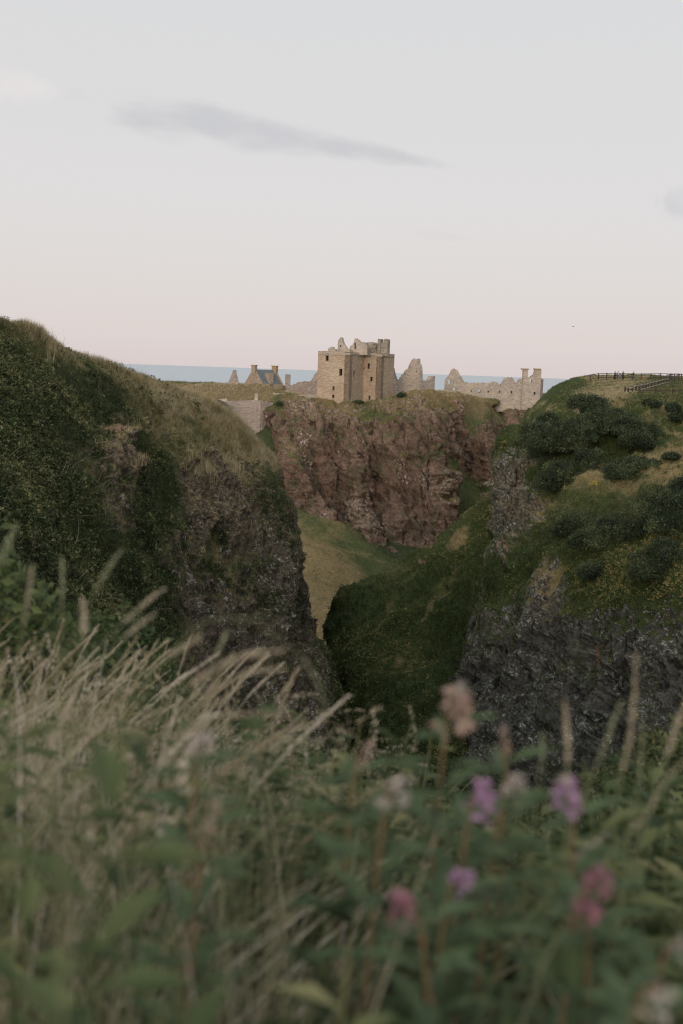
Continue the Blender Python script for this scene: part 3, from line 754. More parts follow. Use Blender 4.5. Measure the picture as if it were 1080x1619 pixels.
# left hill: grass on the crest and in the patches
def d_lgrass(px, py, M, N, P):
    g = M[..., 0] * (0.15 + M[..., 1]) * (1 - 0.9 * M[..., 2])
    return np.clip(g + 0.25 * nz(P, 0.3, 8), 0, 2)
pt, nn, mm, pp = pick('hill', 34000, d_lgrass)
hh = 0.35 + 0.75 * np.clip(nz(pt, 0.25, 12) * 0.7 + 0.45, 0, 1)
crest = (mm[:, 1] > 0.7) & (pp[:, 1] < 770)
hh *= np.where(crest, 1.15, 0.6)
tag(instances('hill_grass', GT, pt - nn * 0.05, basis(nn, 0.25, len(pt)), np.stack([hh * 0.8, hh * 0.8, hh], 1), np.clip(0.52 + 0.3 * nz(pt, 0.4, 15) + rng.normal(size=len(pt)) * 0.24 + 0.28 * crest - 0.25 * (mm[:, 2]), 0, 1), M_straw), 'pale dry grass along the crest of the left hill', 'dry grass', kind='stuff')
def d_mixg(px, py, M, N, P):
    return np.clip(M[..., 0] * (1.1 - M[..., 1]) * 0.6 + 0.25 * nz(P, 0.3, 9), 0, 2)
pt, nn, mm, pp = pick('hill', 26000, d_mixg)
hh = rng.uniform(0.3, 0.7, len(pt))
tag(instances('green_grass', GT, pt - nn * 0.05, basis(nn, 0.35, len(pt)), hh, np.clip(0.45 + 0.3 * nz(pt, 0.4, 18) + rng.normal(size=len(pt)) * 0.15, 0, 1), M_grass), 'green grass tufts among the brambles on the left hill', 'grass', kind='stuff')
# dead stalks trailing over the brambles
ST = [t_grass(3, 1.0, 0.016, 0.5, 0.9, 5, 60 + k) for k in range(6)]
pt, nn, mm, pp = pick('hill', 900, lambda px, py, M, N, P: np.clip(M[..., 0] * 0.8 + 0.7 * nz(P, 0.15, 19), 0, 2))
tag(instances('dead_stalks', ST, pt + nn * 0.2, basis(nn, 0.7, len(pt)), rng.uniform(0.7, 2.0, len(pt)), rng.random(len(pt)), M_twig), 'bleached dead stalks trailing over the brambles on the left hill', 'dead stalks', kind='stuff')

# right hill
pt, nn, mm, pp = pick('hillside', 46000, lambda px, py, M, N, P: np.clip((M[..., 2] * M[..., 0]) * 1.2 - 0.1 + 0.3 * nz(P, 0.3, 25), 0, 1) * np.where((px < 800) | (py > 840), 1.0, 0.5))
tag(instances('moss_cover', CLs, pt + nn * 0.03, basis(nn, 0.8, len(pt)), rng.uniform(0.14, 0.34, len(pt)), np.clip(0.42 + 0.5 * nz(pt, 0.16, 26) + rng.normal(size=len(pt)) * 0.2, 0, 1), M_moss), 'low dark green plants covering the spur and the ledges of the right cliff', 'ground cover', kind='stuff')
pt, nn, mm, pp = pick('hillside', 42000, lambda px, py, M, N, P: np.clip(M[..., 0] * (1 - 0.85 * M[..., 2]) + 0.2 * nz(P, 0.3, 27), 0, 1))
hh = np.where(pp[:, 1] < 640, 0.3, 0.38) * rng.uniform(0.5, 1.2, len(pt))
tag(instances('slope_grass', GT, pt - nn * 0.04, basis(nn, 0.2, len(pt)), hh, np.clip(0.18 + 0.55 * mm[:, 1] + 0.3 * (pp[:, 1] < 668) * mm[:, 1] + 0.3 * nz(pt, 0.25, 28) + rng.normal(size=len(pt)) * 0.13, 0, 1), M_straw), 'straw coloured grass on the right hillside below the fences', 'dry grass', kind='stuff')
pt, nn, mm, pp = pick('hillside', 26000, lambda px, py, M, N, P: np.clip(M[..., 0] * (1.05 - M[..., 1]) + 0.2 * nz(P, 0.3, 29), 0, 1) * (py < 900))
tag(instances('slope_turf', GT, pt - nn * 0.04, basis(nn, 0.3, len(pt)), rng.uniform(0.2, 0.5, len(pt)), np.clip(0.45 + 0.4 * nz(pt, 0.3, 30) + rng.normal(size=len(pt)) * 0.12, 0, 1), M_grass), 'green turf on the right hillside around the gorse', 'grass', kind='stuff')

pt, nn, mm, pp = pick('hillside', 12000, lambda px, py, M, N, P: np.clip(M[..., 0] * M[..., 2] + 0.8 * nz(P, 0.25, 71) - 0.4, 0, 1))
tag(instances('spur_tufts', GT, pt - nn * 0.03, basis(nn, 0.3, len(pt)), rng.uniform(0.25, 0.6, len(pt)), np.clip(0.3 + 0.4 * nz(pt, 0.3, 72) + rng.normal(size=len(pt)) * 0.2, 0, 1), M_grass), 'scattered olive grass tufts on the dark spur in the gully', 'grass', kind='stuff')
# headland and gully grass
pt, nn, mm, pp = pick('headland', 45000, lambda px, py, M, N, P: np.clip(M[..., 0] * 1.3 - 0.25 + 0.3 * nz(P, 0.15, 33), 0, 1) * (py < 720))
tag(instances('headland_grass', GT, pt - nn * 0.05, basis(nn, 0.3, len(pt)), rng.uniform(0.35, 0.9, len(pt)), np.clip(0.22 + 0.6 * mm[:, 1] * (pp[:, 1] < 636) + 0.25 * mm[:, 1] + 0.4 * nz(pt, 0.12, 34) + rng.normal(size=len(pt)) * 0.1, 0, 1), M_straw), 'tawny grass on top of the castle headland', 'dry grass', kind='stuff')
pt, nn, mm, pp = pick('gully_floor', 26000, lambda px, py, M, N, P: 1 + 0 * px)
tag(instances('gully_grass', GT, pt - nn * 0.05, basis(nn, 0.5, len(pt)), rng.uniform(0.3, 0.8, len(pt)), np.clip(0.12 + 0.3 * mm[:, 1] + 0.35 * nz(pt, 0.1, 36) + rng.normal(size=len(pt)) * 0.12, 0, 1), M_straw), 'golden green grass on the slope at the foot of the castle cliff', 'grass', kind='stuff')

# ------------------------------------------------------------------ gorse bushes
GC = [t_clump(14, 0.26, 0.9, 80 + k) for k in range(6)]
M_bark = plain_mat('woody_stem', (0.07, 0.05, 0.035), 0.9)
def tube(path, radii, k=6):
    path = np.asarray(path, float); n = len(path)
    V = []
    for i in range(n):
        t = path[min(i + 1, n - 1)] - path[max(i - 1, 0)]; t = t / max(np.linalg.norm(t), 1e-9)
        a = np.cross(t, [0.31, 0.77, 0.55]); a /= np.linalg.norm(a); b = np.cross(t, a)
        for q in range(k):
            th = 2 * math.pi * q / k
            V.append(path[i] + radii[i] * (a * math.cos(th) + b * math.sin(th)))
    F = []
    for i in range(n - 1):
        for q in range(k):
            q2 = (q + 1) % k
            F.append([i * k + q, i * k + q2, (i + 1) * k + q2, (i + 1) * k + q])
    return np.array(V), np.array(F)
def join(parts):
    V, F, o = [], [], 0
    for v, f in parts:
        V.append(v); F.append(f + o); o += len(v)
    return np.concatenate(V), np.concatenate(F)
def gorse(px, py, wpx, hpx, label, n=None, tone=0.45, sheet_name='hillside', depth_scale=0.8, mat=None, group='gorse bushes on the right hillside'):
    base, nrm = ground_at(sheet_name, px, py)
    d = proj(base)[0, 2]
    rx, rz = wpx / 2 * d / FPX, hpx / 2 * d / FPX
    root = empty('gorse_bush', base)
    tag(root, label, 'bush', group)
    # lumpy crown made of several overlapping lobes that hug the slope
    lobes = []
    nl = 15
    for k in range(nl):
        a = rng.uniform(0, 2 * math.pi); rr = rng.uniform(0.1, 0.8 if wpx > 45 else 0.45)
        c = np.array([math.cos(a) * rx * rr, math.sin(a) * rx * rr * depth_scale, 0])
        c[2] = float(np.clip((c[0] * -nrm[0] + c[1] * -nrm[1]) / max(nrm[2], 0.35) * 0.6, -0.55 * rz - 0.2 * rx, 0.55 * rz + 0.2 * rx)) + rz * rng.uniform(0.1, 0.5)
        lobes.append((c, rng.uniform(0.22, 0.55)))
    n = n or int(np.clip(wpx * hpx * 0.55, 250, 4200))
    k = rng.integers(0, nl, n)
    d3 = rng.normal(size=(n, 3)); d3 /= np.linalg.norm(d3, axis=1, keepdims=True)
    d3[:, 2] = np.abs(d3[:, 2]) * 1.0 - 0.25
    C = np.array([l[0] for l in lobes])[k]; Rr_ = np.array([l[1] for l in lobes])[k]
    depth = (rng.uniform(0.7, 1.05, n) + (rng.random(n) < 0.14) * rng.uniform(0, 0.4, n))[:, None]
    pos = base + C + d3 * Rr_[:, None] * depth * np.array([rx, rx * depth_scale, rz * 1.55]) * rng.uniform(0.9, 1.12, (n, 1))
    sc_ = rng.uniform(0.7, 1.4, n) * 0.30 * (d / 100) ** 0.8 * (0.5 if d > 180 else 1)
    lum = np.clip(tone + 0.06 + 0.4 * nz(pos, 0.6, 44) + rng.normal(size=n) * 0.24, 0, 1)
    instances('foliage', GC, pos, basis(d3, 0.8, n), sc_, lum, mat or M_gorse, parent=root)
    st = []
    for q in range(5):
        a = rng.uniform(0, 6.28); e = base + np.array([math.cos(a) * rx * .5, math.sin(a) * rx * .5, rz * 0.7])
        st.append(tube([base - [0, 0, 0.4], (base + e) / 2 + [0, 0, 0.1 * rz], e], [0.09, 0.06, 0.02], 5))
    V, F = join(st)
    np_mesh('stem', V, F, M_bark, parent=root)
    return root
gb = [
    (852, 690, 62, 60, 'dark gorse bush on the left corner of the right cliff top'),
    (893, 712, 90, 95, 'large dark gorse bush on the brow above the pale lichened rock'),
    (884, 762, 66, 60, 'low gorse bush hanging furthest down the cliff edge above the pale rock'),
    (930, 684, 84, 74, 'tall gorse bush in the middle of the big thicket on the brow'),
    (972, 680, 88, 78, 'broad gorse bush at the crown of the big thicket on the brow'),
    (1012, 700, 70, 62, 'gorse bush at the right end of the big thicket on the brow'),
    (915, 745, 60, 50, 'gorse bush below the middle of the big thicket beside the yellow flowers'),
    (992, 742, 84, 36, 'low spreading grey green gorse bush below the big thicket'),
    (974, 652, 24, 12, 'small gorse bush just under the near end of the sloping fence'),
    (1030, 637, 34, 9, 'small flat gorse bush under the lower fence'),
    (1072, 658, 40, 26, 'gorse bush at the right edge of the picture under the lower fence'),
    (900, 838, 70, 66, 'rounded green bush at the left end of the lower ledge'),
    (950, 852, 80, 70, 'tangled green bush in the middle of the lower ledge'),
    (1005, 842, 84, 86, 'dark bush on the lower ledge right of the tangled one'),
    (1060, 825, 96, 96, 'dark gorse bush on the lower ledge at the right edge of the picture'),
    (1075, 785, 70, 60, 'gorse bush highest on the right edge above the lower ledge'),
    (1030, 895, 80, 50, 'bright green bush at the lip of the grey rock face'),
    (935, 905, 50, 36, 'small green bush under the lower ledge beside the orange grass'),
    (1028, 690, 20, 10, 'tiny gorse tuft on the open grass right of the thicket'),
    (1062, 722, 26, 12, 'small low gorse tuft on the open grass near the right edge'),
]
for gi, g in enumerate(gb): gorse(g[0], g[1], g[2] * (1.25 if gi < 6 else 1.1), g[3] * 0.85, g[4], tone=0.36 if g[1] < 800 else 0.45)
gorse(818, 700, 22, 14, 'tiny bush on the very lip of the pale rock cliff')
# bushes at the foot of the keep
gorse(566, 636, 24, 5, 'dark bush at the nearest corner of the tower house', sheet_name='headland', group='bushes round the tower house', tone=0.5)
gorse(632, 626, 22, 18, 'green bush on the right side of the tower house', sheet_name='headland', group='bushes round the tower house', tone=0.65)
gorse(440, 640, 18, 14, 'dark bush beside the right end of the curtain wall', sheet_name='headland', group='bushes round the tower house', tone=0.4)

# ------------------------------------------------------------------ castle
def plane_pt(A, B, px, py):
    """where the sight line meets the vertical plane through A and B: distance along A-B and height"""
    t = (B - A)[:2]; L = np.linalg.norm(t); t = t / L; n = np.array([-t[1], t[0]])
    d = ray(px, py)
    k = (A[:2]).dot(n) / d[:2].dot(n)
    X = np.array([0, 0, EYE]) + d * k
    return (X[:2] - A[:2]).dot(t), X[2]
def wall_mesh(A, B, zb, prof, thick, holes=(), step=0.3, rough=0.12, seed=0, batter=0.0):
    """stone wall between A and B (ground points), jagged top profile [(s,z)...], holes [(s0,s1,z0,z1)]; front face through A-B"""
    t = (B - A)[:2]; L = np.linalg.norm(t); t = t / L
    n = np.array([-t[1], t[0]])
    if n.dot(-A[:2]) > 0: n = -n      # thickness grows away from the camera
    n3 = np.array([n[0], n[1], 0]); t3 = np.array([t[0], t[1], 0])
    cuts = {0.0, L}
    for h in holes: cuts |= {h[0], h[1]}
    for p in prof:
        if 0 < p[0] < L: cuts.add(float(p[0]))
    for s in np.arange(step, L, step): cuts.add(float(s))
    cs = sorted(cuts); cs = [c for i, c in enumerate(cs) if i == 0 or c - cs[i - 1] > 0.02]
    ps, pz = [p[0] for p in prof], [p[1] for p in prof]
    r = np.random.default_rng(seed)
    tops = np.interp(cs, ps, pz) + r.uniform(-rough, rough, len(cs))
    V, F = [], []
    O = np.array([A[0], A[1], 0.0])
    def prism(s0, s1, z0, ta, tb):
        b = len(V)
        for (s, z) in ((s0, z0), (s1, z0), (s1, tb), (s0, ta)):
            for m in (0, 1): V.append(O + t3 * s + n3 * (thick * m) + np.array([0, 0, z]))
        F.extend([[b, b + 2, b + 4, b + 6], [b + 1, b + 7, b + 5, b + 3], [b, b + 1, b + 3, b + 2], [b + 6, b + 4, b + 5, b + 7], [b + 2, b + 3, b + 5, b + 4], [b, b + 6, b + 7, b + 1]])
    for i in range(len(cs) - 1):
        s0, s1 = cs[i], cs[i + 1]; mid = (s0 + s1) / 2
        ta, tb = tops[i], tops[i + 1]
        hs = sorted([h for h in holes if h[0] < mid < h[1]], key=lambda h: h[2])
        z = zb
        for h in hs:
            if h[2] > z: prism(s0, s1, z, h[2], h[2])
            z = h[3]
        if min(ta, tb) > z + 0.05: prism(s0, s1, z, max(ta, z), max(tb, z))
    return np.array(V), np.array(F)
def photo_wall(parent, A, B, zb, top, thick=1.0, wins=(), openings=(), mat=None, name='wall', step=0.3, rough=0.12, seed=0, sill=True, dm=None):
    prof = [plane_pt(A, B, *p) for p in top]
    prof.sort()
    def rect(w):
        a = plane_pt(A, B, w[0], w[1]); b = plane_pt(A, B, w[2], w[3])
        return (min(a[0], b[0]), max(a[0], b[0]), min(a[1], b[1]), max(a[1], b[1]))
    hw = [rect(w) for w in wins]; ho = [rect(w) for w in openings]
    V, F = wall_mesh(A, B, zb, prof, thick, hw + ho, step, rough, seed)
    w = np_mesh(name, V, F, mat or M_keep, parent=parent)
    t = (B - A)[:2]; t = t / np.linalg.norm(t); n = np.array([-t[1], t[0]])
    if n.dot(-A[:2]) > 0: n = -n
    for h in hw:
        V, F = [], []
        def bx(s0, s1, d0, d1, z0, z1):
            b = len(V)
            for z in (z0, z1):
                for (s, d) in ((s0, d0), (s1, d0), (s1, d1), (s0, d1)):
                    V.append([A[0] + t[0] * s + n[0] * d, A[1] + t[1] * s + n[1] * d, z])
            F.extend([[b, b + 3, b + 2, b + 1], [b + 4, b + 5, b + 6, b + 7], [b, b + 1, b + 5, b + 4], [b + 1, b + 2, b + 6, b + 5], [b + 2, b + 3, b + 7, b + 6], [b + 3, b, b + 4, b + 7]])
        bx(h[0] + .003, h[1] - .003, thick * 0.45, thick * 0.45 + 0.1, h[2] + .003, h[3] - .003)
        wo = np_mesh('window', V, np.array(F), dm or M_dark, parent=parent)
        V, F = [], []
        bx(h[0] - 0.08, h[1] + 0.08, -0.06, 0.1, h[2] - 0.16, h[2] - 0.004)
        o = np_mesh('sill', np.array(V), np.array(F), mat or M_keep, parent=parent); o.parent = wo
        V, F = [], []
        bx(h[0] - 0.08, h[1] + 0.08, -0.05, 0.1, h[3] + 0.004, h[3] + 0.2)
        o = np_mesh('lintel', np.array(V), np.array(F), mat or M_keep, parent=parent); o.parent = wo
    return w
def box_mesh(c, sx, sy, sz, rot=0.0, taper=1.0):
    ca, sa = math.cos(rot), math.sin(rot)
    V = []
    for z, k in ((0, 1.0), (sz, taper)):
        for (x, y) in ((-1, -1), (1, -1), (1, 1), (-1, 1)):
            X, Y = x * sx / 2 * k, y * sy / 2 * k
            V.append([c[0] + X * ca - Y * sa, c[1] + X * sa + Y * ca, c[2] + z])
    F = [[0, 3, 2, 1], [4, 5, 6, 7], [0, 1, 5, 4], [1, 2, 6, 5], [2, 3, 7, 6], [3, 0, 4, 7]]
    return np.array(V), np.array(F)

# tower house: stepped L plan
TH = math.radians(25)
dA = np.array([-math.cos(TH), math.sin(TH), 0]); dB = np.array([math.sin(TH), math.cos(TH), 0])
P1 = U(551, 635, 238)
zk = P1[2] - 1.5
def along(P, d, px):
    lo, hi = 0.0, 30.0
    s = np.sign(proj(P + d * 5)[0, 0] - proj(P)[0, 0])
    for _ in range(50):
        m = (lo + hi) / 2
        if (proj(P + d * m)[0, 0] - px) * s < 0: lo = m
        else: hi = m
    return P + d * lo
P0 = along(P1, dA, 505.5)
P2 = along(P1, dB, 573)
P3 = along(P2, -dA, 601)
P4 = along(P3, dB, 619)
P5 = P4 + dA * 11
P6 = P0 + dB * 14
keep = empty('tower_house', (P1 + P4) / 2)
keep.location.z = zk + 1.5
tag(keep, 'tall roofless sandstone tower house with broken gables on the castle headland', 'tower')
bpy.context.view_layer.update()
ztop = U(551, 556, 238)[2]
def flat(z, A, B):
    L = np.linalg.norm((B - A)[:2]); return L
def kwall(A, B, wins, seed, topz=ztop, mat=None):
    L = np.linalg.norm((B - A)[:2])
    hw = []
    tops = [proj(np.array([A[0], A[1], topz]))[0], proj(np.array([B[0], B[1], topz]))[0]]
    return photo_wall(keep, A, B, zk, [(tops[0][0], tops[0][1]), (tops[1][0], tops[1][1])], 1.4, wins, mat=mat or M_keep, rough=0.05, seed=seed, step=0.8)
kwall(P0, P1, [(515, 562, 519.5, 570.5), (536.5, 583, 541, 594), (525.8, 611, 528.8, 617), (525.4, 624, 528.4, 629.5), (544, 569, 545.2, 571)], 1)
kwall(P1, P2, [(559, 586.5, 561.3, 597)], 2)
kwall(P2, P3, [(580, 559, 583, 563.5), (581.3, 574.5, 584.5, 583), (585.5, 596, 588.8, 603), (582.8, 625.5, 585.4, 632), (575.3, 581, 576.5, 584)], 3)
kwall(P3, P4, [], 4)
for A_, B_, s_ in ((P4, P5, 5), (P0 + dB * 0.01, P6, 6)):
    V, F = wall_mesh(A_, B_, zk, [(0, ztop), (99, ztop)], 0.8, (), 1.0, 0.05, s_)
    np_mesh('wall', V, F, M_keep, parent=keep)
V, F = wall_mesh(P6, P5, zk, [(0, ztop), (99, ztop)], 0.8, (), 1.0, 0.05, 7)
np_mesh('wall', V, F, M_keep, parent=keep)
# roof slab inside the parapet
fl = np.array([P0, P1, P2, P3, P4, P5, P6]); fl[:, 2] = ztop - 1.0
cen = fl.mean(0); fl = cen + (fl - cen) * 0.9
np_mesh('roof_floor', fl, [list(range(7))], M_grey, parent=keep)
# corbelled string course under the parapet, one per wall face
for A_, B_ in ((P0, P1), (P1, P2), (P2, P3), (P3, P4)):
    t = (B_ - A_); L = np.linalg.norm(t[:2]); t = t / L; n = np.array([-t[1], t[0], 0]); 
    if n[:2].dot(-A_[:2]) < 0: n = -n
    parts = []
    q = np.array([(A_[0] + B_[0]) / 2, (A_[1] + B_[1]) / 2, ztop - 0.55]) + n * 0.06
    parts.append(box_mesh(q, L + 0.25, 0.34, 0.26, math.atan2(t[1], t[0])))
    parts.append(box_mesh(q - np.array([0, 0, 0.27]) - n * 0.05, L + 0.1, 0.3, 0.266, math.atan2(t[1], t[0])))
    V, F = join(parts)
    np_mesh('cornice', V, F, M_grey, parent=keep)
ang = math.atan2(-dA[1], -dA[0])
# broken masonry above the wall head
def kpiece(name, pA, pB, back, top, thick, mat=M_grey, ops=(), rough=0.15, seed=0, base=None):
    A = along(P0 + dB * back, -dA, pA) if proj(P0 + dB * back)[0, 0] < pA else along(P0 + dB * back, dA, pA)
    B = along(A, -dA, pB)
    return photo_wall(keep, A, B, base if base is not None else ztop - 0.6, top, thick, openings=ops, mat=mat, name=name, step=0.25, rough=rough, seed=seed)
kpiece('broken_parapet', 516, 528, 0.3, [(516, 552), (518, 552), (520, 550), (522, 548.5), (526.5, 548.5), (527.5, 552), (528, 552)], 0.9, rough=0.05, seed=11)
kpiece('gable', 531, 550, 2.2, [(531, 553), (533, 549), (534.5, 541), (535.5, 536), (538, 533.5), (540.5, 534.5), (541.5, 540), (544, 545), (548, 551), (550, 553)], 1.0, ops=[(537.2, 546, 539.4, 549)], seed=12)
kpiece('gable', 550, 577, 4.6, [(550, 553), (552, 550), (557, 545), (559.5, 542), (560, 537), (563, 535.5), (566, 537), (569, 541), (574, 543), (577, 545)], 1.0, ops=[(560.5, 542.5, 563.3, 552)], seed=13)
kpiece('broken_parapet', 552, 575, 7.5, [(552, 554), (560, 549), (568, 545), (572, 541), (575, 541)], 1.0, seed=17)
# round cap house, rubble drum with a crumbling vault
cc = along(P2 + dB * 2.6, -dA, 584.5)
bz = ztop - 0.5
rad = 2.05
Vd, Fd = [], []
r_ = np.random.default_rng(4)
ns, nl = 28, 9
for i in range(nl):
    t = i / (nl - 1)
    hh_ = 3.2 * min(t / 0.7, 1.0) * 0.82 + (0.52 * math.sin(max(0, (t - 0.7) / 0.3) * math.pi / 2))
    rr = rad if t <= 0.7 else rad * math.cos((t - 0.7) / 0.3 * math.pi / 2 * 0.97)
    for q in range(ns):
        a = 2 * math.pi * q / ns
        k = 1 + r_.uniform(-0.04, 0.04)
        Vd.append([cc[0] + math.cos(a) * rr * k * 0.95, cc[1] + math.sin(a) * rr * k, bz + hh_ + r_.uniform(-0.06, 0.06)])
for i in range(nl - 1):
    for q in range(ns):
        q2 = (q + 1) % ns
        Fd.append([i * ns + q, i * ns + q2, (i + 1) * ns + q2, (i + 1) * ns + q])
Fd = np.array(Fd)
M_caps = stone_mat('cap_house_rubble', (0.32, 0.27, 0.21), (0.26, 0.22, 0.18), (0.38, 0.32, 0.25), lich_amt=0.1)
np_mesh('cap_house', Vd, Fd, M_caps, parent=keep)
# chimney stacks at the right of the wall head
for (a, b, t0, back, sd) in ((593.5, 598.2, 536.3, 9.4, 1), (598.6, 602.5, 541.5, 9.2, 2), (602.8, 609.3, 536.3, 9.0, 3)):
    A = along(P3 - dB * 0.2 + dB * 0.8, dA, a) if True else None
    B = along(A, -dA, b)
    photo_wall(keep, A, B, ztop - 0.6, [(a, t0), ((a + b) / 2, t0 + 0.3), (b, t0)], 1.5, mat=M_caps, name='chimney', step=0.3, rough=0.15, seed=sd + 30)

def ruin(name, label, cat, px0, d0, px1, d1, base_py, top, thick=1.0, wins=(), openings=(), mat=M_grey, seed=0, deep=2.5, rough=0.15, group=None):
    A, B = U(px0, base_py, d0), U(px1, base_py, d1)
    root = empty(name, (A + B) / 2)
    tag(root, label, cat, group)
    bpy.context.view_layer.update()
    photo_wall(root, A, B, A[2] - deep, top, thick, wins, openings, mat=mat, seed=seed, rough=rough)
    return root, A, B
# ruined gable to the right of the tower
rg, A, B = ruin('ruined_gable', 'ruined stone gable with a stepped peak standing right of the tower house', 'ruin', 618, 262, 664, 256, 618,
     [(617, 605), (621, 601), (625, 605), (630, 601), (634, 594), (640, 587), (645, 581), (648, 575), (650, 570), (653, 567.5), (660, 567.5), (661.5, 574), (660.5, 580), (663.5, 586), (664, 600)], 1.3,
     openings=[(639, 589, 641, 592), (657.5, 586, 659, 588.5)], seed=21, rough=0.3)
A2, B2 = U(664, 618, 257), U(687, 618, 262)
photo_wall(rg, A2, B2, A2[2] - 2.5, [(664, 605), (669, 604), (675, 602), (680, 599.5), (681.5, 596), (683, 594.5), (687, 595)], 1.0, mat=M_grey, seed=22, rough=0.15)
A2, B2 = U(618, 618, 266), U(632, 618, 270)
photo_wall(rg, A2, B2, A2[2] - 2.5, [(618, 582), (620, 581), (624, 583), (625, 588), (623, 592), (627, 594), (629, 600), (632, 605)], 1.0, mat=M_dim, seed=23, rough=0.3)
# long roofless range
lr, A, B = ruin('ruined_range', 'long roofless stone range with a pointed gable and small windows', 'ruin', 702.5, 287, 838, 287, 631,
     [(702.5, 602.5), (706, 598), (710, 594), (711.5, 590), (713.5, 586), (716, 583.5), (720, 583), (723.5, 585), (727, 592), (731, 598), (735, 604.5), (745, 605.5), (760, 605), (772, 606), (778, 605), (781, 602.5), (785, 605), (793, 607), (796, 602), (798, 598), (803, 597), (809, 596.5), (812, 598.5), (814, 603), (818, 606), (820, 600), (825, 599), (838, 606)], 1.2,
     wins=[(744, 617, 746, 619.5), (771, 617.5, 773, 620.5), (789, 618, 791, 621), (808, 618.5, 810, 622), (826, 619, 828, 623)],
     openings=[(709, 601, 712, 607), (716.5, 613.5, 720.5, 618), (756, 616.5, 759.5, 621)], seed=24, deep=3, rough=0.22)
A2, B2 = U(825, 631, 286), U(853.5, 631, 286)
photo_wall(lr, A2, B2, A2[2] - 3, [(825, 583), (835, 583), (835.2, 596), (838, 597.5), (841, 595), (843.5, 592), (844.5, 591), (845, 584), (853.5, 584)], 1.6, wins=[(844, 620, 846.5, 624)], openings=[(837, 600, 841.5, 604.5)], mat=M_grey, name='tower_wall', seed=25, rough=0.08)
A3, B3 = U(853.5, 631, 286.2), U(857.5, 631, 292)
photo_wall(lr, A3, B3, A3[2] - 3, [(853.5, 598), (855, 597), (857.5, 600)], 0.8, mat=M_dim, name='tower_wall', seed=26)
A4, B4 = U(835.3, 610, 287.3), U(845, 610, 287.3)
photo_wall(lr, A4, B4, A4[2] - 1, [(835.3, 598), (838, 596), (841, 594), (844, 591), (845, 591)], 0.8, openings=[(837, 600, 841.5, 604.5)], mat=M_orange, name='gable', seed=27)
for (a, b) in ((825, 835), (845, 853.5)):
    q = U((a + b) / 2, 584, 286.8); w = (b - a) * 286 / FPX
    V, F = box_mesh(q - [0, 0, 0.1], w + 0.3, 1.9, 0.35)
    np_mesh('chimney_cap', V, F, M_orange, parent=lr)
# small gable with chimney, far left
ruin('chimney_gable', 'small lone stone gable narrowing up to a chimney left of the slate roofed house', 'ruin', 359, 318, 377.5, 318, 612,
     [(359, 608), (362, 602), (364.5, 596), (366.8, 591), (367, 585.2), (373, 585.2), (373.3, 591), (375, 597), (377.5, 608)], 1.4, mat=M_dim, seed=28, rough=0.08)
# free chimney
ruin('lone_chimney', 'square lone chimney stack right of the slate roofed house', 'chimney', 450.5, 318, 458.5, 318, 612,
     [(450.5, 592), (453, 591.5), (456, 592), (458.5, 592)], 1.6, mat=M_dim, seed=29, rough=0.05)
# house with slate roof
hd = 318.0
G1 = U(412.5, 607, hd)
ha = math.radians(32)
da = np.array([-math.cos(ha), math.sin(ha), 0]); db = np.array([math.sin(math.radians(48)), math.cos(math.radians(48)), 0])
db = np.array([math.sin(ha), math.cos(ha), 0]); db = np.array([math.cos(math.radians(30)), math.sin(math.radians(30)), 0])
G0 = along(G1, da, 387.5); G2 = along(G1, db, 448)
G3 = G0 + (G2 - G1)
house = empty('slate_roofed_house', (G1 + G3) / 2)
tag(house, 'small restored stone house with a blue slate roof and chimneys at both gables', 'house')
bpy.context.view_layer.update()
ze = G1[2]; zr = U(400, 584.5, hd + 2)[2]; zf = ze - 4
R0 = (G0 + G1) / 2; R0[2] = zr; R1 = (G2 + G3) / 2; R1[2] = zr
def quadprism(parent, name, pts, off, mat):
    pts = np.array(pts); n = len(pts); V = np.concatenate([pts, pts + np.array(off)])
    F = [list(range(n))[::-1], [n + i for i in range(n)]] + [[i, (i + 1) % n, n + (i + 1) % n, n + i] for i in range(n)]
    return np_mesh(name, V, F, mat, parent=parent)
dn = lambda p, z: np.array([p[0], p[1], z])
un = (G2 - G1) / np.linalg.norm(G2 - G1)
quadprism(house, 'gable', [dn(G0, zf), dn(G1, zf), dn(G1, ze + 0.25), R0 + [0, 0, 0.35], dn(G0, ze + 0.25)], un * 0.7, M_house)
quadprism(house, 'gable', [dn(G3, zf), dn(G2, zf), dn(G2, ze + 0.25), R1 + [0, 0, 0.35], dn(G3, ze + 0.25)], -un * 0.6, M_orange)
quadprism(house, 'wall', [dn(G1, zf) + un * 0.7, dn(G2, zf) - un * 0.6, dn(G2, ze) - un * 0.6, dn(G1, ze) + un * 0.7], (G0 - G1) / np.linalg.norm(G0 - G1) * 0.6, M_house)
quadprism(house, 'roof', [dn(G1, ze) + un * 0.7, dn(G2, ze) - un * 0.6, R1 - un * 0.6, R0 + un * 0.7], [0, 0, 0.12], M_slate)
quadprism(house, 'roof', [dn(G0, ze) + un * 0.7, dn(G3, ze) - un * 0.6, R1 - un * 0.6 + [0, 0, .003], R0 + un * 0.7 + [0, 0, .003]], [0, 0, 0.12], M_slate)
V, F = box_mesh(R0 - [0, 0, 1.0] + un * 0.35, 1.5, 1.1, 2.3, math.atan2(da[1], da[0])); ch = np_mesh('chimney', V, F, M_house, parent=house)
V, F = box_mesh(R0 + [0, 0, 1.3] + un * 0.35, 1.8, 1.4, 0.22, math.atan2(da[1], da[0])); np_mesh('chimney_cap', V, F, M_orange, parent=house)
V, F = box_mesh(R1 - [0, 0, 1.0] - un * 0.3, 1.7, 1.2, 2.3, math.atan2(da[1], da[0])); np_mesh('chimney', V, F, M_orange, parent=house)
V, F = box_mesh(R1 + [0, 0, 1.3] - un * 0.3, 2.0, 1.5, 0.22, math.atan2(da[1], da[0])); np_mesh('chimney_cap', V, F, M_orange, parent=house)
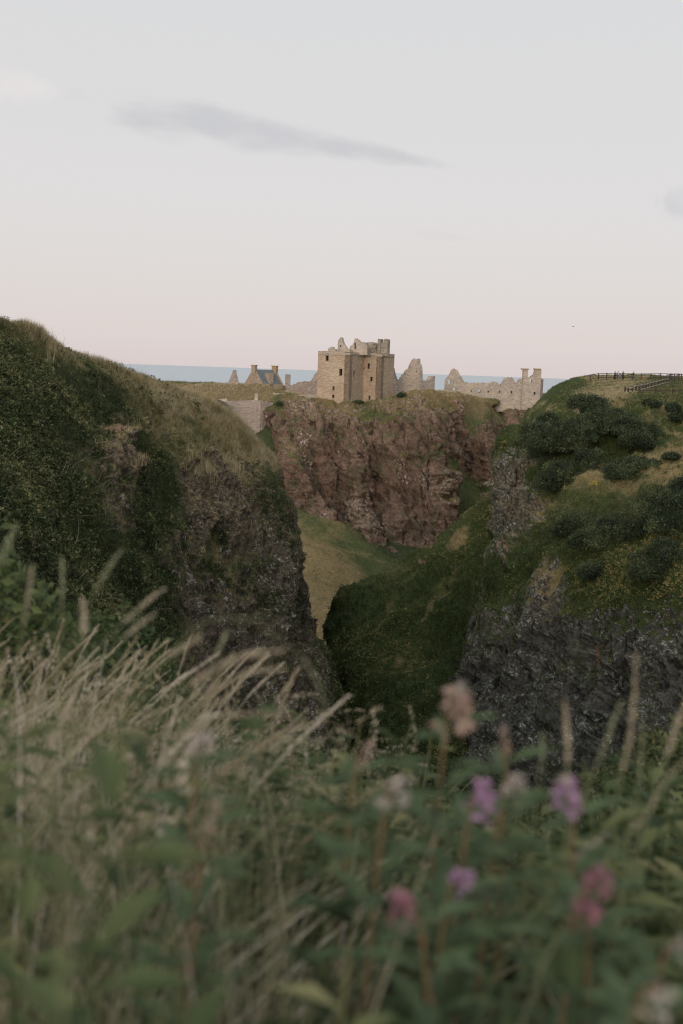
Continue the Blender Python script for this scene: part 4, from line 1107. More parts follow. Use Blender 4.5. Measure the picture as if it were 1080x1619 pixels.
# wallhead dormer
D0 = along(G1, db, 425.5); D1 = along(G1, db, 432.5)
zz = plane_pt(G1, G2, 428, 590)[1]
quadprism(house, 'dormer', [dn(D0, zf), dn(D1, zf), dn(D1, zz), dn(D0, zz)], (G0 - G1) / np.linalg.norm(G0 - G1) * 1.8, M_house)

# curtain wall in the dip left of the headland
cw, A, B = ruin('curtain_wall', 'tall stone curtain wall closing the dip below the houses', 'wall', 335, 238.6, 414, 237.3, 700,
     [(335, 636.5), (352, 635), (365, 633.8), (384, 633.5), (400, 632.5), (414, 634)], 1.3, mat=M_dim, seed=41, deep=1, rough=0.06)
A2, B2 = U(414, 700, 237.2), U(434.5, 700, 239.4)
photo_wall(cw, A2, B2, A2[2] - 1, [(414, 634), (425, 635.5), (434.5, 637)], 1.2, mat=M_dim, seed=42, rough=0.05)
for a in (409,):
    q = U(a, 700, 237.2)
    V, F = box_mesh(q, 0.7, 0.35, U(a, 634.5, 237.2)[2] - q[2]); np_mesh('buttress', V, F, M_dim, parent=cw)
pw, A, B = ruin('gate_pillar', 'short upright stone pillar on top of the curtain wall', 'pillar', 402.5, 237.9, 407.5, 237.9, 636,
     [(402.5, 622), (405, 621.5), (407.5, 622.2)], 0.8, mat=M_grey, seed=43, deep=0.6, rough=0.03)
# wall top at far left and broken arch
aw, A, B = ruin('broken_arch', 'broken stone arch with a mossy curved edge at the left end of the curtain wall', 'arch', 318, 234, 366, 235.5, 690,
     [(318, 632), (328, 632.5), (333, 634), (340, 635), (348, 637), (354, 641), (359, 647), (363, 655), (366, 664), (366, 665)], 1.2, mat=M_grey, seed=44, deep=1, rough=0.06)
path = [U(326, 634, 234.2), U(336, 634.5, 234.4), (U(346, 636, 234.7)), U(353, 640, 234.9), U(358.5, 646, 235.1), U(363, 654, 235.2), U(366.5, 664, 235.3), U(368, 674, 235.4)]
V, F = tube(path, [0.45, 0.55, 0.65, 0.75, 0.75, 0.7, 0.6, 0.5], 8)
M_mossy = plain_mat('mossy_stone', (0.085, 0.078, 0.05), 0.95, 0.4, 2.0, 0.1)
np_mesh('arch_edge', V, F, M_mossy, parent=aw)
ruin('parapet_wall', 'short low pale wall with a flat coping behind the broken arch', 'wall', 334, 243, 360, 243, 640,
     [(334, 632), (358, 630.2), (360, 633)], 0.8, mat=M_grey, seed=45, deep=1, rough=0.03)
ruin('low_wall', 'low pale stone wall running towards the tower from the left', 'wall', 432, 247.5, 508, 245, 632,
     [(432, 621), (445, 622), (452, 623), (470, 624), (490, 624), (508, 622)], 0.9, mat=M_grey, seed=46, deep=1, rough=0.12)
ruin('rubble_wall', 'sloping rubble bank of stones rising left of the tower house', 'wall', 452, 258, 508, 258, 626,
     [(452, 616), (458, 611), (464, 607.5), (472, 604.5), (482, 603), (492, 602.5), (508, 602)], 1.6, mat=M_dim, seed=47, deep=1, rough=0.2)
ruin('ruined_stump', 'jagged stump of masonry against the left side of the tower house', 'ruin', 492, 262, 508, 262, 612,
     [(492, 601), (494.5, 598), (496, 594), (499, 590.5), (502, 587), (505, 586.5), (508, 586)], 1.2, mat=M_grey, seed=48, deep=1, rough=0.12)

# ------------------------------------------------------------------ fences on the right hill
def post_mesh(g, h, w=0.13):
    V, F = box_mesh(g - [0, 0, 0.5], w, w, h + 0.5)
    V2, F2 = box_mesh(g + [0, 0, h], w * 1.05, w * 1.05, 0.05, 0, 0.7)
    return join([(V, F), (V2, F2)])
def rail_mesh(a, b, h=0.12, w=0.06):
    d = b - a; L = np.linalg.norm(d); d = d / L
    s = np.cross(d, [0, 0, 1]); s /= np.linalg.norm(s); up = np.cross(s, d)
    V = []
    for e in (a, b):
        for (i, j) in ((-1, -1), (1, -1), (1, 1), (-1, 1)): V.append(e + s * w / 2 * i + up * h / 2 * j)
    return np.array(V), np.array([[0, 1, 2, 3], [7, 6, 5, 4], [0, 4, 5, 1], [1, 5, 6, 2], [2, 6, 7, 3], [3, 7, 4, 0]])
def hill_ground(px, d):
    s = SHEETS['hillside']; pr = s['pr']; Y = s['P'].reshape(-1, 3)[:, 1]
    k = np.argmin(((pr[:, 0] - px) * 0.5) ** 2 + ((Y - d) * 1.0) ** 2 + np.where(s['P'].reshape(-1, 3)[:, 2] < EYE - 12, 1e6, 0))
    z = s['P'].reshape(-1, 3)[k][2]
    q = U(px, 600, d); q[2] = z
    return q
def fence(label, pts, post_h, rails, mp, mr, group, pw=0.13):
    """pts: (px, ground py, depth, height factor)"""
    G = [hill_ground(p[0], p[2]) for p in pts]
    root = empty('fence', G[0]); tag(root, label, 'fence', group)
    bpy.context.view_layer.update()
    for g, p in zip(G, pts):
        V, F = post_mesh(g, post_h * (p[3] if len(p) > 3 else 1), pw); np_mesh('post', V, F, mp, parent=root)
    Gf = [g for g, p in zip(G, pts) if not (len(p) > 3 and p[3] < 0.9)]
    for rh in rails:
        off = np.array([0, -0.1, rh])
        for i in range(len(Gf) - 1):
            V, F = rail_mesh(Gf[i] + off, Gf[i + 1] + off); np_mesh('rail', V, F, mr, parent=root)
    return root
tf = []
for px, pyt in ((933, 592.5), (946, 592), (958.8, 590.5), (972, 590), (985.5, 589.5), (1000, 589), (1013.6, 588.2), (1028.6, 588), (1044, 588), (1060, 588), (1072.8, 588.5), (1086, 588.5), (1100, 589), (1115, 589)):
    dd = np.interp(px, [933, 985, 1076], [199, 205, 205])
    tf.append((px, pyt + 1.45 * FPX / dd, dd))
fence('dark wooden post and rail fence running along the very top of the right hill', tf, 1.45, (1.38, 0.55), M_wood, M_wood, 'wooden fences on the right hill', 0.16)
df = []
xs_ = [994.5, 1001, 1006.5, 1012, 1017, 1022, 1026, 1030.5, 1035.5, 1040.5, 1045, 1049.5, 1053.5, 1057]
for px in xs_:
    t = (px - 990) / (1058 - 990)
    base_py = 629 - 25.5 * t; dd = 1 / ((1 - t) / 126 + t / 176)
    df.append((px, base_py, dd))
fence('pale wooden fence with close posts climbing the slope towards the hilltop', df, 1.0, (0.92, 0.28), M_wood, M_wood2, 'wooden fences on the right hill', 0.2)
fence('dark lower fence with a single rail crossing the grass to the right edge', [(989.5, 628.5, 126), (1013, 628.6, 126), (1038, 628.8, 126), (1065.6, 629.2, 126), (1093, 630, 126), (1120, 631, 126)], 0.98, (0.72,), M_wood, M_wood, 'wooden fences on the right hill', 0.17)
fence('short dense paling fence at the right end of the hilltop', [(1054, 604, 188), (1058, 603, 190), (1062, 602.5, 192), (1066, 602, 194), (1070, 601.5, 196), (1073.5, 601, 198), (1077, 601, 199)], 1.35, (1.25,), M_wood, M_wood, 'wooden fences on the right hill', 0.14)

# ------------------------------------------------------------------ people on the hilltop
def skin_body(name, parent, pts, edges, radii, mat, sub=2):
    me = bpy.data.meshes.new(name)
    me.from_pydata([tuple(p) for p in pts], edges, [])
    me.materials.append(mat)
    o = bpy.data.objects.new(name, me); COL.objects.link(o)
    if parent is not None: o.parent = parent
    o.modifiers.new('skin', 'SKIN')
    if not me.skin_vertices: me.skin_vertices.new()
    for i, r in enumerate(radii):
        sv = me.skin_vertices[0].data[i]
        sv.radius = (r, r) if not isinstance(r, tuple) else r
    me.skin_vertices[0].data[0].use_root = True
    m = o.modifiers.new('sub', 'SUBSURF'); m.levels = sub; m.render_levels = sub
    return o
M_skin = plain_mat('skin', (0.45, 0.28, 0.2), 0.6, 0.1, 20, 0)
def person(px, py, d, label, turn, jacket, trousers, hair, lean=0.0, stride=0.25, pack=None):
    g = hill_ground(px, d)
    root = empty('person', g); tag(root, label, 'person', 'walkers on the hilltop'); root.rotation_euler.z = turn; root.scale = (1.12, 1.12, 1.08)
    L = lean
    J = dict(pel=(0, 0, 0.95), spine=(0, 0.02 + L * .3, 1.15), chest=(0, L * .7, 1.36), neck=(0, L, 1.5), head=(0, L * 1.15 + .01, 1.6), crown=(0, L * 1.2, 1.72),
             shL=(-.18, L * .85, 1.42), elL=(-.24, L * .7 - .05, 1.15), wrL=(-.22, L * .9 + .12, .93), shR=(.18, L * .85, 1.42), elR=(.24, L * .7 - .08, 1.15), wrR=(.22, L * .7 + .1, .92),
             hpL=(-.09, 0, .9), knL=(-.10, stride * .6, .5), anL=(-.10, stride * .7, .09), toL=(-.10, stride * .7 + .17, .03),
             hpR=(.09, 0, .9), knR=(.10, -stride * .2, .5), anR=(.10, -stride, .1), toR=(.10, -stride + .16, .03))
    rad = dict(pel=.13, spine=.12, chest=.15, neck=.055, head=.095, crown=.07, shL=.06, elL=.042, wrL=.03, shR=.06, elR=.042, wrR=.03, hpL=.085, knL=.055, anL=.04, toL=.035, hpR=.085, knR=.055, anR=.04, toR=.035)
    hands = {}
    for s, w in (('L', 'wrL'), ('R', 'wrR')):
        x, y, z = J[w]
        J['pa' + s] = (x, y + .03, z - .08); rad['pa' + s] = .028
        for k in range(4):
            J[f'f{k}' + s] = (x + (k - 1.5) * .02, y + .05, z - .15 - (.01 if k in (1, 2) else 0)); rad[f'f{k}' + s] = .009
        J['t' + s] = (x + (.035 if s == 'L' else -.035), y + .07, z - .1); rad['t' + s] = .01
    names = list(J)
    E = [('pel', 'spine'), ('spine', 'chest'), ('chest', 'neck'), ('neck', 'head'), ('head', 'crown'), ('chest', 'shL'), ('shL', 'elL'), ('elL', 'wrL'), ('chest', 'shR'), ('shR', 'elR'), ('elR', 'wrR'),
         ('pel', 'hpL'), ('hpL', 'knL'), ('knL', 'anL'), ('anL', 'toL'), ('pel', 'hpR'), ('hpR', 'knR'), ('knR', 'anR'), ('anR', 'toR')]
    for s, w in (('L', 'wrL'), ('R', 'wrR')):
        E.append((w, 'pa' + s)); E.append(('pa' + s, 't' + s))
        for k in range(4): E.append(('pa' + s, f'f{k}' + s))
    skin_body('body', root, [J[n] for n in names], [(names.index(a), names.index(b)) for a, b in E], [rad[n] for n in names], M_skin)
    def garment(nm, keys, edges, grow, mat):
        skin_body(nm, root, [J[n] for n in keys], [(keys.index(a), keys.index(b)) for a, b in edges], [rad[n] + grow for n in keys], mat)
    garment('jacket', ['pel', 'spine', 'chest', 'shL', 'elL', 'wrL', 'shR', 'elR', 'wrR'], [('pel', 'spine'), ('spine', 'chest'), ('chest', 'shL'), ('shL', 'elL'), ('elL', 'wrL'), ('chest', 'shR'), ('shR', 'elR'), ('elR', 'wrR')], .035, jacket)
    garment('trousers', ['pel', 'hpL', 'knL', 'anL', 'hpR', 'knR', 'anR'], [('pel', 'hpL'), ('hpL', 'knL'), ('knL', 'anL'), ('pel', 'hpR'), ('hpR', 'knR'), ('knR', 'anR')], .025, trousers)
    x, y, z = J['head']
    skin_body('hair', root, [(x, y - .02, z + .02), (x, y - .035, z + .09), (x, y + .01, z + .12)], [(0, 1), (1, 2)], [.095, .085, .07], hair)
    if pack:
        skin_body('backpack', root, [(0, L * .5 - .2, 1.05), (0, L * .7 - .22, 1.38)], [(0, 1)], [.14, .13], pack)
cloth = lambda n, c: plain_mat(n, c, 0.9, 0.15, 8, 0.01)
C_navy, C_grey, C_pale, C_brown, C_blue = cloth('navy_cloth', (.03, .035, .05)), cloth('grey_cloth', (.09, .085, .085)), cloth('pale_cloth', (.38, .38, .38)), cloth('dark_hair', (.03, .022, .018)), cloth('denim', (.07, .09, .12))
person(971.8, 600.6, 203, 'slim walker in dark clothes, leftmost on the hilltop path', 1.2, C_navy, C_navy, C_brown)
person(976, 601.2, 203, 'tall walker with a dark pack over a pale jacket, second from the left', -1.0, C_pale, C_blue, C_brown, 0.1, pack=C_navy)
person(984.3, 600.4, 203, 'shorter walker in a grey coat in the middle of the group', -1.3, C_grey, C_navy, C_brown, 0.05)
person(999.3, 600.0, 203, 'walker in black leaning forward, rightmost on the hilltop path', -1.57, C_navy, C_grey, C_brown, 0.22, 0.35)

# ------------------------------------------------------------------ distant bird
g = U(906.5, 516.5, 260)
bird = empty('gull', g); tag(bird, 'tiny dark gull flying in the sky above the right end of the ruins', 'bird')
M_bird = plain_mat('gull_feathers', (0.10, 0.10, 0.11), 0.8, 0.1, 10, 0)
skin_body('body', bird, [(0, 0, 0), (0.14, 0, 0.02), (0.24, 0, 0.04), (-0.16, 0, -0.01), (-0.27, 0, 0)], [(0, 1), (1, 2), (0, 3), (3, 4)], [.075, .055, .03, .045, .012], M_bird, 2)
for s in (-1, 1):
    V = np.array([[0.07, s * .05, 0.03], [-0.07, s * .05, 0.03], [-0.06, s * .3, .13], [0.06, s * .3, .14], [-0.10, s * .62, .06], [-0.06, s * .62, .06]]) + g
    V = np.concatenate([V, V - [0, 0, 0.012]])
    F = [[0, 1, 2, 3], [3, 2, 4, 5], [6, 9, 8, 7], [9, 11, 10, 8], [0, 3, 9, 6], [3, 5, 11, 9], [1, 7, 8, 2], [2, 8, 10, 4], [4, 10, 11, 5]]
    bpy.context.view_layer.update()
    np_mesh('wing', V, F, M_bird, parent=bird)

# ------------------------------------------------------------------ near and middle vegetation on the slope below the camera
def env_py(px):   # top of the massed plants seen from the path
    px = np.asarray(px, dtype=float)
    wob = 42 * fbm(np.stack([px / 70.0, px * 0, px * 0], -1), 1.0, 3, 401)
    return wob + np.interp(px, [0, 120, 250, 340, 420, 520, 620, 700, 820, 960, 1080], [1030, 1050, 1085, 1110, 1150, 1170, 1185, 1215, 1235, 1260, 1230])
def az_of(px): return np.arctan((px - CX) / FPX)
# (a) leafy brambles at 8-34 m on the left, 9-16 m on the right
def slope_pts(n, px0, px1, r0, r1, p=1.0):
    px = rng.uniform(px0, px1, n); r = r0 + (r1 - r0) * rng.random(n) ** p
    a = az_of(px)
    x, y = r * np.sin(a), r * np.cos(a)
    return px, r, x, y, near_z(x, y)
px, r, x, y, z = slope_pts(15000, -120, 420, 6, 34)
hb = np.clip(0.5 + 0.8 * fbm(np.stack([x, y, 0 * x], -1), (0.35, 0.35, 1), 3, 51), 0.05, 1.6)
hgt = hb * rng.random(len(x)) ** 0.5 * np.interp(px, [0, 250, 420], [1.5, 1.1, 0.5])
pos = np.stack([x, y, z + hgt], -1)
tag(instances('bramble_thicket', CL, pos, basis(np.tile([0, -0.4, 0.9], (len(x), 1)), 0.9, len(x)), rng.uniform(0.08, 0.17, len(x)) * (0.6 + r / 26), np.clip(0.45 + 0.3 * nz(pos, 0.6, 53) + rng.normal(size=len(x)) * 0.12, 0, 1), M_fgreen), 'leafy green brambles filling the slope at the left below the viewpoint', 'brambles', kind='stuff')
px, r, x, y, z = slope_pts(9000, 380, 1220, 5.5, 15)
hb = np.clip(0.4 + 0.8 * fbm(np.stack([x, y, 0 * x], -1), (0.5, 0.5, 1), 3, 54), 0.05, 1.3) * np.interp(px, [380, 640, 900, 1080], [0.7, 0.5, 0.6, 1.5])
pos = np.stack([x, y, z + hb * rng.random(len(x)) ** 0.5], -1)
tag(instances('slope_thicket', CL, pos, basis(np.tile([0, -0.4, 0.9], (len(x), 1)), 0.9, len(x)), rng.uniform(0.07, 0.14, len(x)), np.clip(0.5 + 0.3 * nz(pos, 0.6, 55) + rng.normal(size=len(x)) * 0.12, 0, 1), M_ivy), 'dark green shrubs on the slope just below the foreground flowers', 'shrubs', kind='stuff')
# (b) grasses
FG = [t_grass(6, 1.0, 0.0085, 0.10, 0.8, 6, 100 + k) for k in range(8)]
def fg_tufts(n, px0, px1, r0, r1, hmin, hmax, p=1.4, over=0.0, clump=0):
    px, r, x, y, z = slope_pts(n, px0, px1, r0, r1, p)
    # tip height is limited so the mass ends where it does in the meadow
    d = np.array([ray(a, b) for a, b in zip(px, env_py(px))])
    lim = EYE + d[:, 2] / np.hypot(d[:, 0], d[:, 1]) * r
    lim = lim - np.clip(1.7 - r, 0, 1) * np.interp(px, [0, 400, 600], [0.12, 0.2, 0.42]) + r * (0.02 + over) * rng.normal(size=n)
    h = np.minimum(rng.uniform(hmin, hmax, n), (lim - z) * rng.uniform(0.75, 1.0, n))
    cl = fbm(np.stack([x, y, 0 * x], -1), (1.1, 1.1, 1), 3, clump) if clump else 1.0
    ok = (h > 0.12) & (cl > rng.uniform(-0.5, 0.5, n))
    return np.stack([x, y, z], -1)[ok], h[ok], px[ok], r[ok]
def lean_basis(n, lean, az=None):
    up = np.array([0, 0, 1.0]) + rng.normal(size=(n, 3)) * 0.16 + np.array(lean)
    up /= np.linalg.norm(up, axis=1, keepdims=True)
    a = rng.normal(size=(n, 3)); xx = np.cross(up, a); xx /= np.linalg.norm(xx, axis=1, keepdims=True)
    return np.stack([xx, np.cross(up, xx), up], -1)
pos, h, px, r = fg_tufts(6200, -160, 1260, 0.6, 9, 0.5, 1.6, 1.3, 0.0, 301)
wt_ = np.interp(px, [0, 350, 520, 1080], [0.78, 0.74, 0.45, 0.55]); kk = rng.random(len(px)) < np.interp(px, [0, 380, 520, 1080], [0.72, 0.6, 0.2, 0.4]); pos, h, px, r, wt_ = pos[kk], h[kk], px[kk], r[kk], wt_[kk]
tag(instances('meadow_grass', FG, pos, lean_basis(len(pos), (0.34, 0, 0)), h, np.clip(wt_ - 0.4 * (r < 1.6) - 0.15 * (r < 2.4) + rng.normal(size=len(pos)) * 0.3, 0, 1), M_fstraw, jitter=0.1), 'tall straw coloured meadow grass blurred in the foreground', 'meadow grass', kind='stuff')
pos, h, px, r = fg_tufts(3600, -160, 1260, 0.6, 7, 0.4, 1.4, 1.3, 0.0, 302)
tag(instances('meadow_blades', FG, pos, lean_basis(len(pos), (0.1, 0, 0)), h * 0.95, np.clip(0.4 + rng.normal(size=len(pos)) * 0.25, 0, 1), M_fgreen, jitter=0.1), 'green grass blades blurred among the foreground straw', 'grass', kind='stuff')
# feathery panicles of the massed grasses
def t_panicle(n, seed):
    r = np.random.default_rng(seed); V = []
    for i in range(n):
        t = r.random(); bb = 0.55 * t * t; c = np.array([r.normal() * 0.09 * (1.1 - t) + bb, r.normal() * 0.09 * (1.1 - t), t * (1 - 0.25 * t)])
        a = np.array([r.normal() * .5, r.normal() * .5, 1.0]); a /= np.linalg.norm(a); b = np.cross(a, r.normal(size=3)); b /= np.linalg.norm(b)
        l, w = 0.045, 0.012
        V += [c - a * l, c + b * w, c + a * l, c - b * w]
    V = np.array(V); return V, np.arange(len(V)).reshape(-1, 4)
PN = [t_panicle(40, 200 + k) for k in range(5)]
pos, h, px, r = fg_tufts(1700, -160, 480, 1.5, 9, 0.6, 1.6, 1.1, 0.05, 304)
Bz = lean_basis(len(pos), (0.42, 0, 0))
tip = pos + Bz[:, :, 2] * (h * 0.85)[:, None]
q_ = proj(tip); okp = q_[:, 1] > env_py(q_[:, 0]) - 10
pos, h, tip = pos[okp], h[okp], tip[okp]
tag(instances('grass_panicles', PN, tip, lean_basis(len(pos), (0.8, 0, 0)), rng.uniform(0.12, 0.26, len(pos)), np.clip(0.66 + rng.normal(size=len(pos)) * 0.15, 0, 1), M_fstraw, jitter=0.05), 'pale feathery grass heads massed at the left of the foreground', 'grass heads', kind='stuff')
def t_stalk(seed):
    r = np.random.default_rng(seed); V = []
    az = r.uniform(-0.6, 0.6); bx_, by_ = math.cos(az), math.sin(az); bend = r.uniform(0.1, 0.4)
    f = lambda t: np.array([bx_ * bend * t ** 2.6, by_ * bend * t ** 2.6, t * (1 - 0.22 * bend * t)])
    for k in range(8):
        a, b = f(k / 8), f((k + 1) / 8); w = 0.0013
        V += [a + [0, -w, 0], a + [0, w, 0], b + [0, w, 0], b + [0, -w, 0]]
        V += [a + [-w, 0, 0], a + [w, 0, 0], b + [w, 0, 0], b + [-w, 0, 0]]
    L = r.uniform(0.14, 0.24)
    for i in range(70):
        t = 1 - L * r.random(); c = f(t); tt = f(t + .01) - c; tt /= np.linalg.norm(tt)
        d = r.normal(size=3); d /= np.linalg.norm(d); u_ = (1 - t) / L
        c = c + d * 0.004 * math.sin(math.pi * min(1, .15 + .8 * u_))
        a = tt + d * .6; a /= np.linalg.norm(a); q = np.cross(a, d); q /= max(np.linalg.norm(q), 1e-6)
        V += [c - a * .009, c + q * .0025, c + a * .009, c - q * .0025]
    V = np.array(V); return V, np.arange(len(V)).reshape(-1, 4)
SK = [t_stalk(600 + k) for k in range(8)]
px, r, x, y, z = slope_pts(210, -330, 300, 2.3, 7.0, 0.9)
d = np.array([ray(a, b) for a, b in zip(px, env_py(px) - rng.uniform(-60, 95, len(px)) * np.interp(px, [0, 470], [1.1, 0.5]))])
hs_ = np.clip(EYE + d[:, 2] / np.hypot(d[:, 0], d[:, 1]) * r - z, 0.3, 2.0)
pos = np.stack([x, y, z], -1)
zl = np.array([0.16, 0, 1.0]) + rng.normal(size=(len(px), 3)) * 0.10; zl /= np.linalg.norm(zl, axis=1, keepdims=True)
xl = np.cross(np.tile([0, 1.0, 0], (len(px), 1)), zl); xl /= np.linalg.norm(xl, axis=1, keepdims=True)
tag(instances('wispy_stalks', SK, pos, np.stack([xl, np.cross(zl, xl), zl], -1), hs_, np.clip(0.78 + rng.normal(size=len(px)) * 0.15, 0, 1), M_fstraw, jitter=0.05), 'fine pale seeding stalks bending right over the left of the foreground', 'grass stalks', kind='stuff')
# (c) leafy herbs: stems with narrow leaves
def t_herb(seed, n=20):
    r = np.random.default_rng(seed); V = []
    for i in range(n):
        t = 0.12 + 0.85 * i / n; a = i * 2.4 + r.uniform(-.3, .3)
        d = np.array([math.cos(a), math.sin(a), r.uniform(0.1, 0.8)]); d /= np.linalg.norm(d)
        s = np.array([-math.sin(a), math.cos(a), 0])
        L = 0.17 * (1.15 - 0.6 * t) * r.uniform(.8, 1.2); w = L * 0.17
        c = np.array([0, 0, t])
        V += [c, c + d * L * .45 + s * w, c + d * L + np.array([0, 0, -0.25 * L]), c + d * L * .45 - s * w]
    q = 0.004
    for (a, b) in (((-q, 0), (q, 0)), ((0, -q), (0, q))):
        V += [np.array([a[0], a[1], 0]), np.array([b[0], b[1], 0]), np.array([b[0] * .4, b[1] * .4, 1.0]), np.array([a[0] * .4, a[1] * .4, 1.0])]
    V = np.array(V); return V, np.arange(len(V)).reshape(-1, 4)
HB = [t_herb(300 + k) for k in range(6)]
pos, h, px, r = fg_tufts(2900, -160, 1260, 0.9, 6.5, 0.5, 1.5, 1.3, 0.0, 303)
keepm = rng.random(len(pos)) < np.interp(px, [0, 300, 450, 1080], [0.2, 0.35, 1, 0.9])
pos, h = pos[keepm], h[keepm]
tag(instances('leafy_herbs', HB, pos, lean_basis(len(pos), (0.05, 0, 0)), h, np.clip(0.45 + rng.normal(size=len(pos)) * 0.28, 0, 1), M_fgreen, jitter=0.1), 'leafy green herbs massed in the blurred foreground', 'herbs', kind='stuff')

SR = [t_grass(1, 1.0, 0.014, 0.02, 0.12, 4, 500 + k) for k in range(4)]
M_rust = leaf_mat('rusty_stem', [(0, (0.12, 0.075, 0.04)), (0.5, (0.24, 0.14, 0.075)), (1, (0.38, 0.25, 0.15))], trans=0.1, spread=0.1)
pos, h, px, r = fg_tufts(520, 380, 1260, 0.9, 3.5, 0.8, 1.6, 1.2, 0.01, 305)
tag(instances('rusty_stems', SR, pos, lean_basis(len(pos), (0.03, 0, 0)), h, rng.random(len(pos)), M_rust), 'upright rusty stems among the leafy herbs in the foreground', 'stems', kind='stuff')
# (d) plants that stand out one by one
def M_flat(name, col, trans=0.3):
    m, nt, b = mat_new(name)
    T = NT(nt)
    n = T.noise(T.pos(), 60, 3)
    c = T.mix(T.step(n, 0.3, 0.7), tuple(x * 0.7 for x in col), tuple(min(1, x * 1.25) for x in col))
    T.put(c, b.inputs['Base Color']); b.inputs['Roughness'].default_value = 0.8
    tr = T.n('ShaderNodeBsdfTranslucent'); T.put(c, tr.inputs[0])
    mx = T.n('ShaderNodeMixShader'); mx.inputs[0].default_value = trans
    nt.links.new(b.outputs[0], mx.inputs[1]); nt.links.new(tr.outputs[0], mx.inputs[2])
    nt.links.new(mx.outputs[0], nt.nodes['Material Output'].inputs[0])
    return m
F_purple = M_flat('purple_petal', (0.40, 0.24, 0.37))
F_magenta = M_flat('magenta_petal', (0.30, 0.14, 0.17))
F_pink = M_flat('faded_pink_petal', (0.40, 0.28, 0.22))
F_fluff = M_flat('pale_seed_fluff', (0.42, 0.36, 0.31))
F_stem = M_flat('reddish_stem', (0.20, 0.13, 0.065), 0.1)
F_gstem = M_flat('pale_green_stem', (0.16, 0.16, 0.075), 0.1)
F_leaf = M_flat('herb_leaf_plain', (0.085, 0.125, 0.055))
F_seed = M_flat('straw_seed_head', (0.46, 0.38, 0.27))
F_seedg = M_flat('green_seed_head', (0.27, 0.27, 0.16))
def stem_curve(base, tip, bow, n=9):
    """a stem that leaves the ground upright and leans over to its tip"""
    base, tip = np.array(base, float), np.array(tip, float)
    c = np.array([base[0] * (1 - bow) + tip[0] * bow, base[1], tip[2] + 0.02])
    t = np.linspace(0, 1, n)[:, None]
    return (1 - t) ** 2 * base + 2 * t * (1 - t) * c + t ** 2 * tip
def ground_under(x, y):
    return np.array([x, y, float(near_z(np.array([x]), np.array([y]))[0])])
def petals(center, axis, length, rad, n, size, seed):
    r = np.random.default_rng(seed); V = []
    axis = np.array(axis, float); axis /= np.linalg.norm(axis)
    for i in range(n):
        t = r.random(); rr = rad * (1 - 0.55 * t)
        d = r.normal(size=3); d -= axis * d.dot(axis); d /= np.linalg.norm(d)
        c = center + axis * length * t + d * rr * r.uniform(.3, 1)
        a = d + axis * r.uniform(-.4, .8); a /= np.linalg.norm(a); b = np.cross(a, r.normal(size=3)); b /= np.linalg.norm(b)
        l = size * r.uniform(.6, 1.2); w = l * .55
        V += [c - a * l * .4, c + b * w, c + a * l, c - b * w]
    V = np.array(V); return V, np.arange(len(V)).reshape(-1, 4)
def flower(px, py, d, kind, label, wpx=62, hpx=60, lean=-0.05, tipc=None):
    top = U(px, py + hpx / 2, d)
    base = ground_under(top[0] + lean, top[1] + 0.05)
    root = empty('willowherb' if kind != 'fluff' else 'seeding_willowherb', base); tag(root, label, 'wildflower', 'willowherb spikes in the foreground')
    bpy.context.view_layer.update()
    c = stem_curve(base, top + np.array([0, 0, hpx * .6 * d / FPX]), 0.5)
    V, F = tube(c, np.linspace(0.0045, 0.0018, len(c)), 6); np_mesh('stem', V, F, F_stem, parent=root)
    # leaves up the stem
    Vl = []
    for i in range(22):
        t = 0.15 + 0.68 * i / 22; k = t * (len(c) - 1); j = int(k); p = c[j] + (c[min(j + 1, len(c) - 1)] - c[j]) * (k - j)
        a = i * 2.4; dd = np.array([math.cos(a), math.sin(a), 0.45]); dd /= np.linalg.norm(dd); s = np.array([-math.sin(a), math.cos(a), 0]); L = 0.14 * (1.2 - .6 * t)
        Vl += [p, p + dd * L * .45 + s * L * .15, p + dd * L - [0, 0, .2 * L], p + dd * L * .45 - s * L * .15]
    np_mesh('leaves', np.array(Vl), np.arange(len(Vl)).reshape(-1, 4), F_leaf, parent=root)
    R = wpx / 2 * d / FPX * 0.9; Ln = hpx * d / FPX * 0.9
    mt = {'purple': F_purple, 'magenta': F_magenta, 'pink': F_pink, 'fluff': F_fluff}[kind]
    ax = c[-1] - c[-3]
    V, F = petals(top - ax / np.linalg.norm(ax) * 0.0, ax, Ln, R, 58 if kind != 'fluff' else 40, R * 0.42 if kind != 'fluff' else R * 0.4, int(px))
    np_mesh('flower_head' if kind != 'fluff' else 'seed_head', V, F, mt, parent=root)
    if tipc:
        V, F = petals(top + ax / np.linalg.norm(ax) * Ln * .85, ax, Ln * .35, R * .3, 40, R * .22, int(px) + 1); np_mesh('bud', V, F, tipc, parent=root)
    return root
flower(757, 1252, 1.35, 'purple', 'purple willowherb flower, left one of the upper pair', 66, 62)
flower(897, 1248, 1.35, 'purple', 'purple willowherb flower with a white tip, right one of the upper pair', 66, 70, 0.06, F_fluff)
flower(725, 1380, 1.25, 'purple', 'small lilac willowherb flower in the middle of the foreground', 50, 46)
flower(640, 1420, 1.15, 'magenta', 'magenta willowherb flower furthest left in the foreground', 66, 60, 0.1)
flower(942, 1382, 1.2, 'magenta', 'upper of two close magenta willowherb flowers at the right', 60, 46)
flower(925, 1428, 1.2, 'magenta', 'lower of two close magenta willowherb flowers at the right', 62, 50, 0.05)
flower(763, 1405, 1.5, 'purple', 'faint lilac willowherb bud right of the small lilac flower', 34, 26)
flower(714, 1110, 1.5, 'pink', 'broad faded pink willowherb head rising highest in the middle', 76, 80, -0.03, F_fluff)
flower(797, 1165, 1.5, 'pink', 'narrow pink willowherb spike right of the broad faded head', 26, 70, 0.03, F_fluff)
flower(622, 1240, 1.3, 'fluff', 'pale fluffy willowherb head left of the purple flowers', 62, 80)
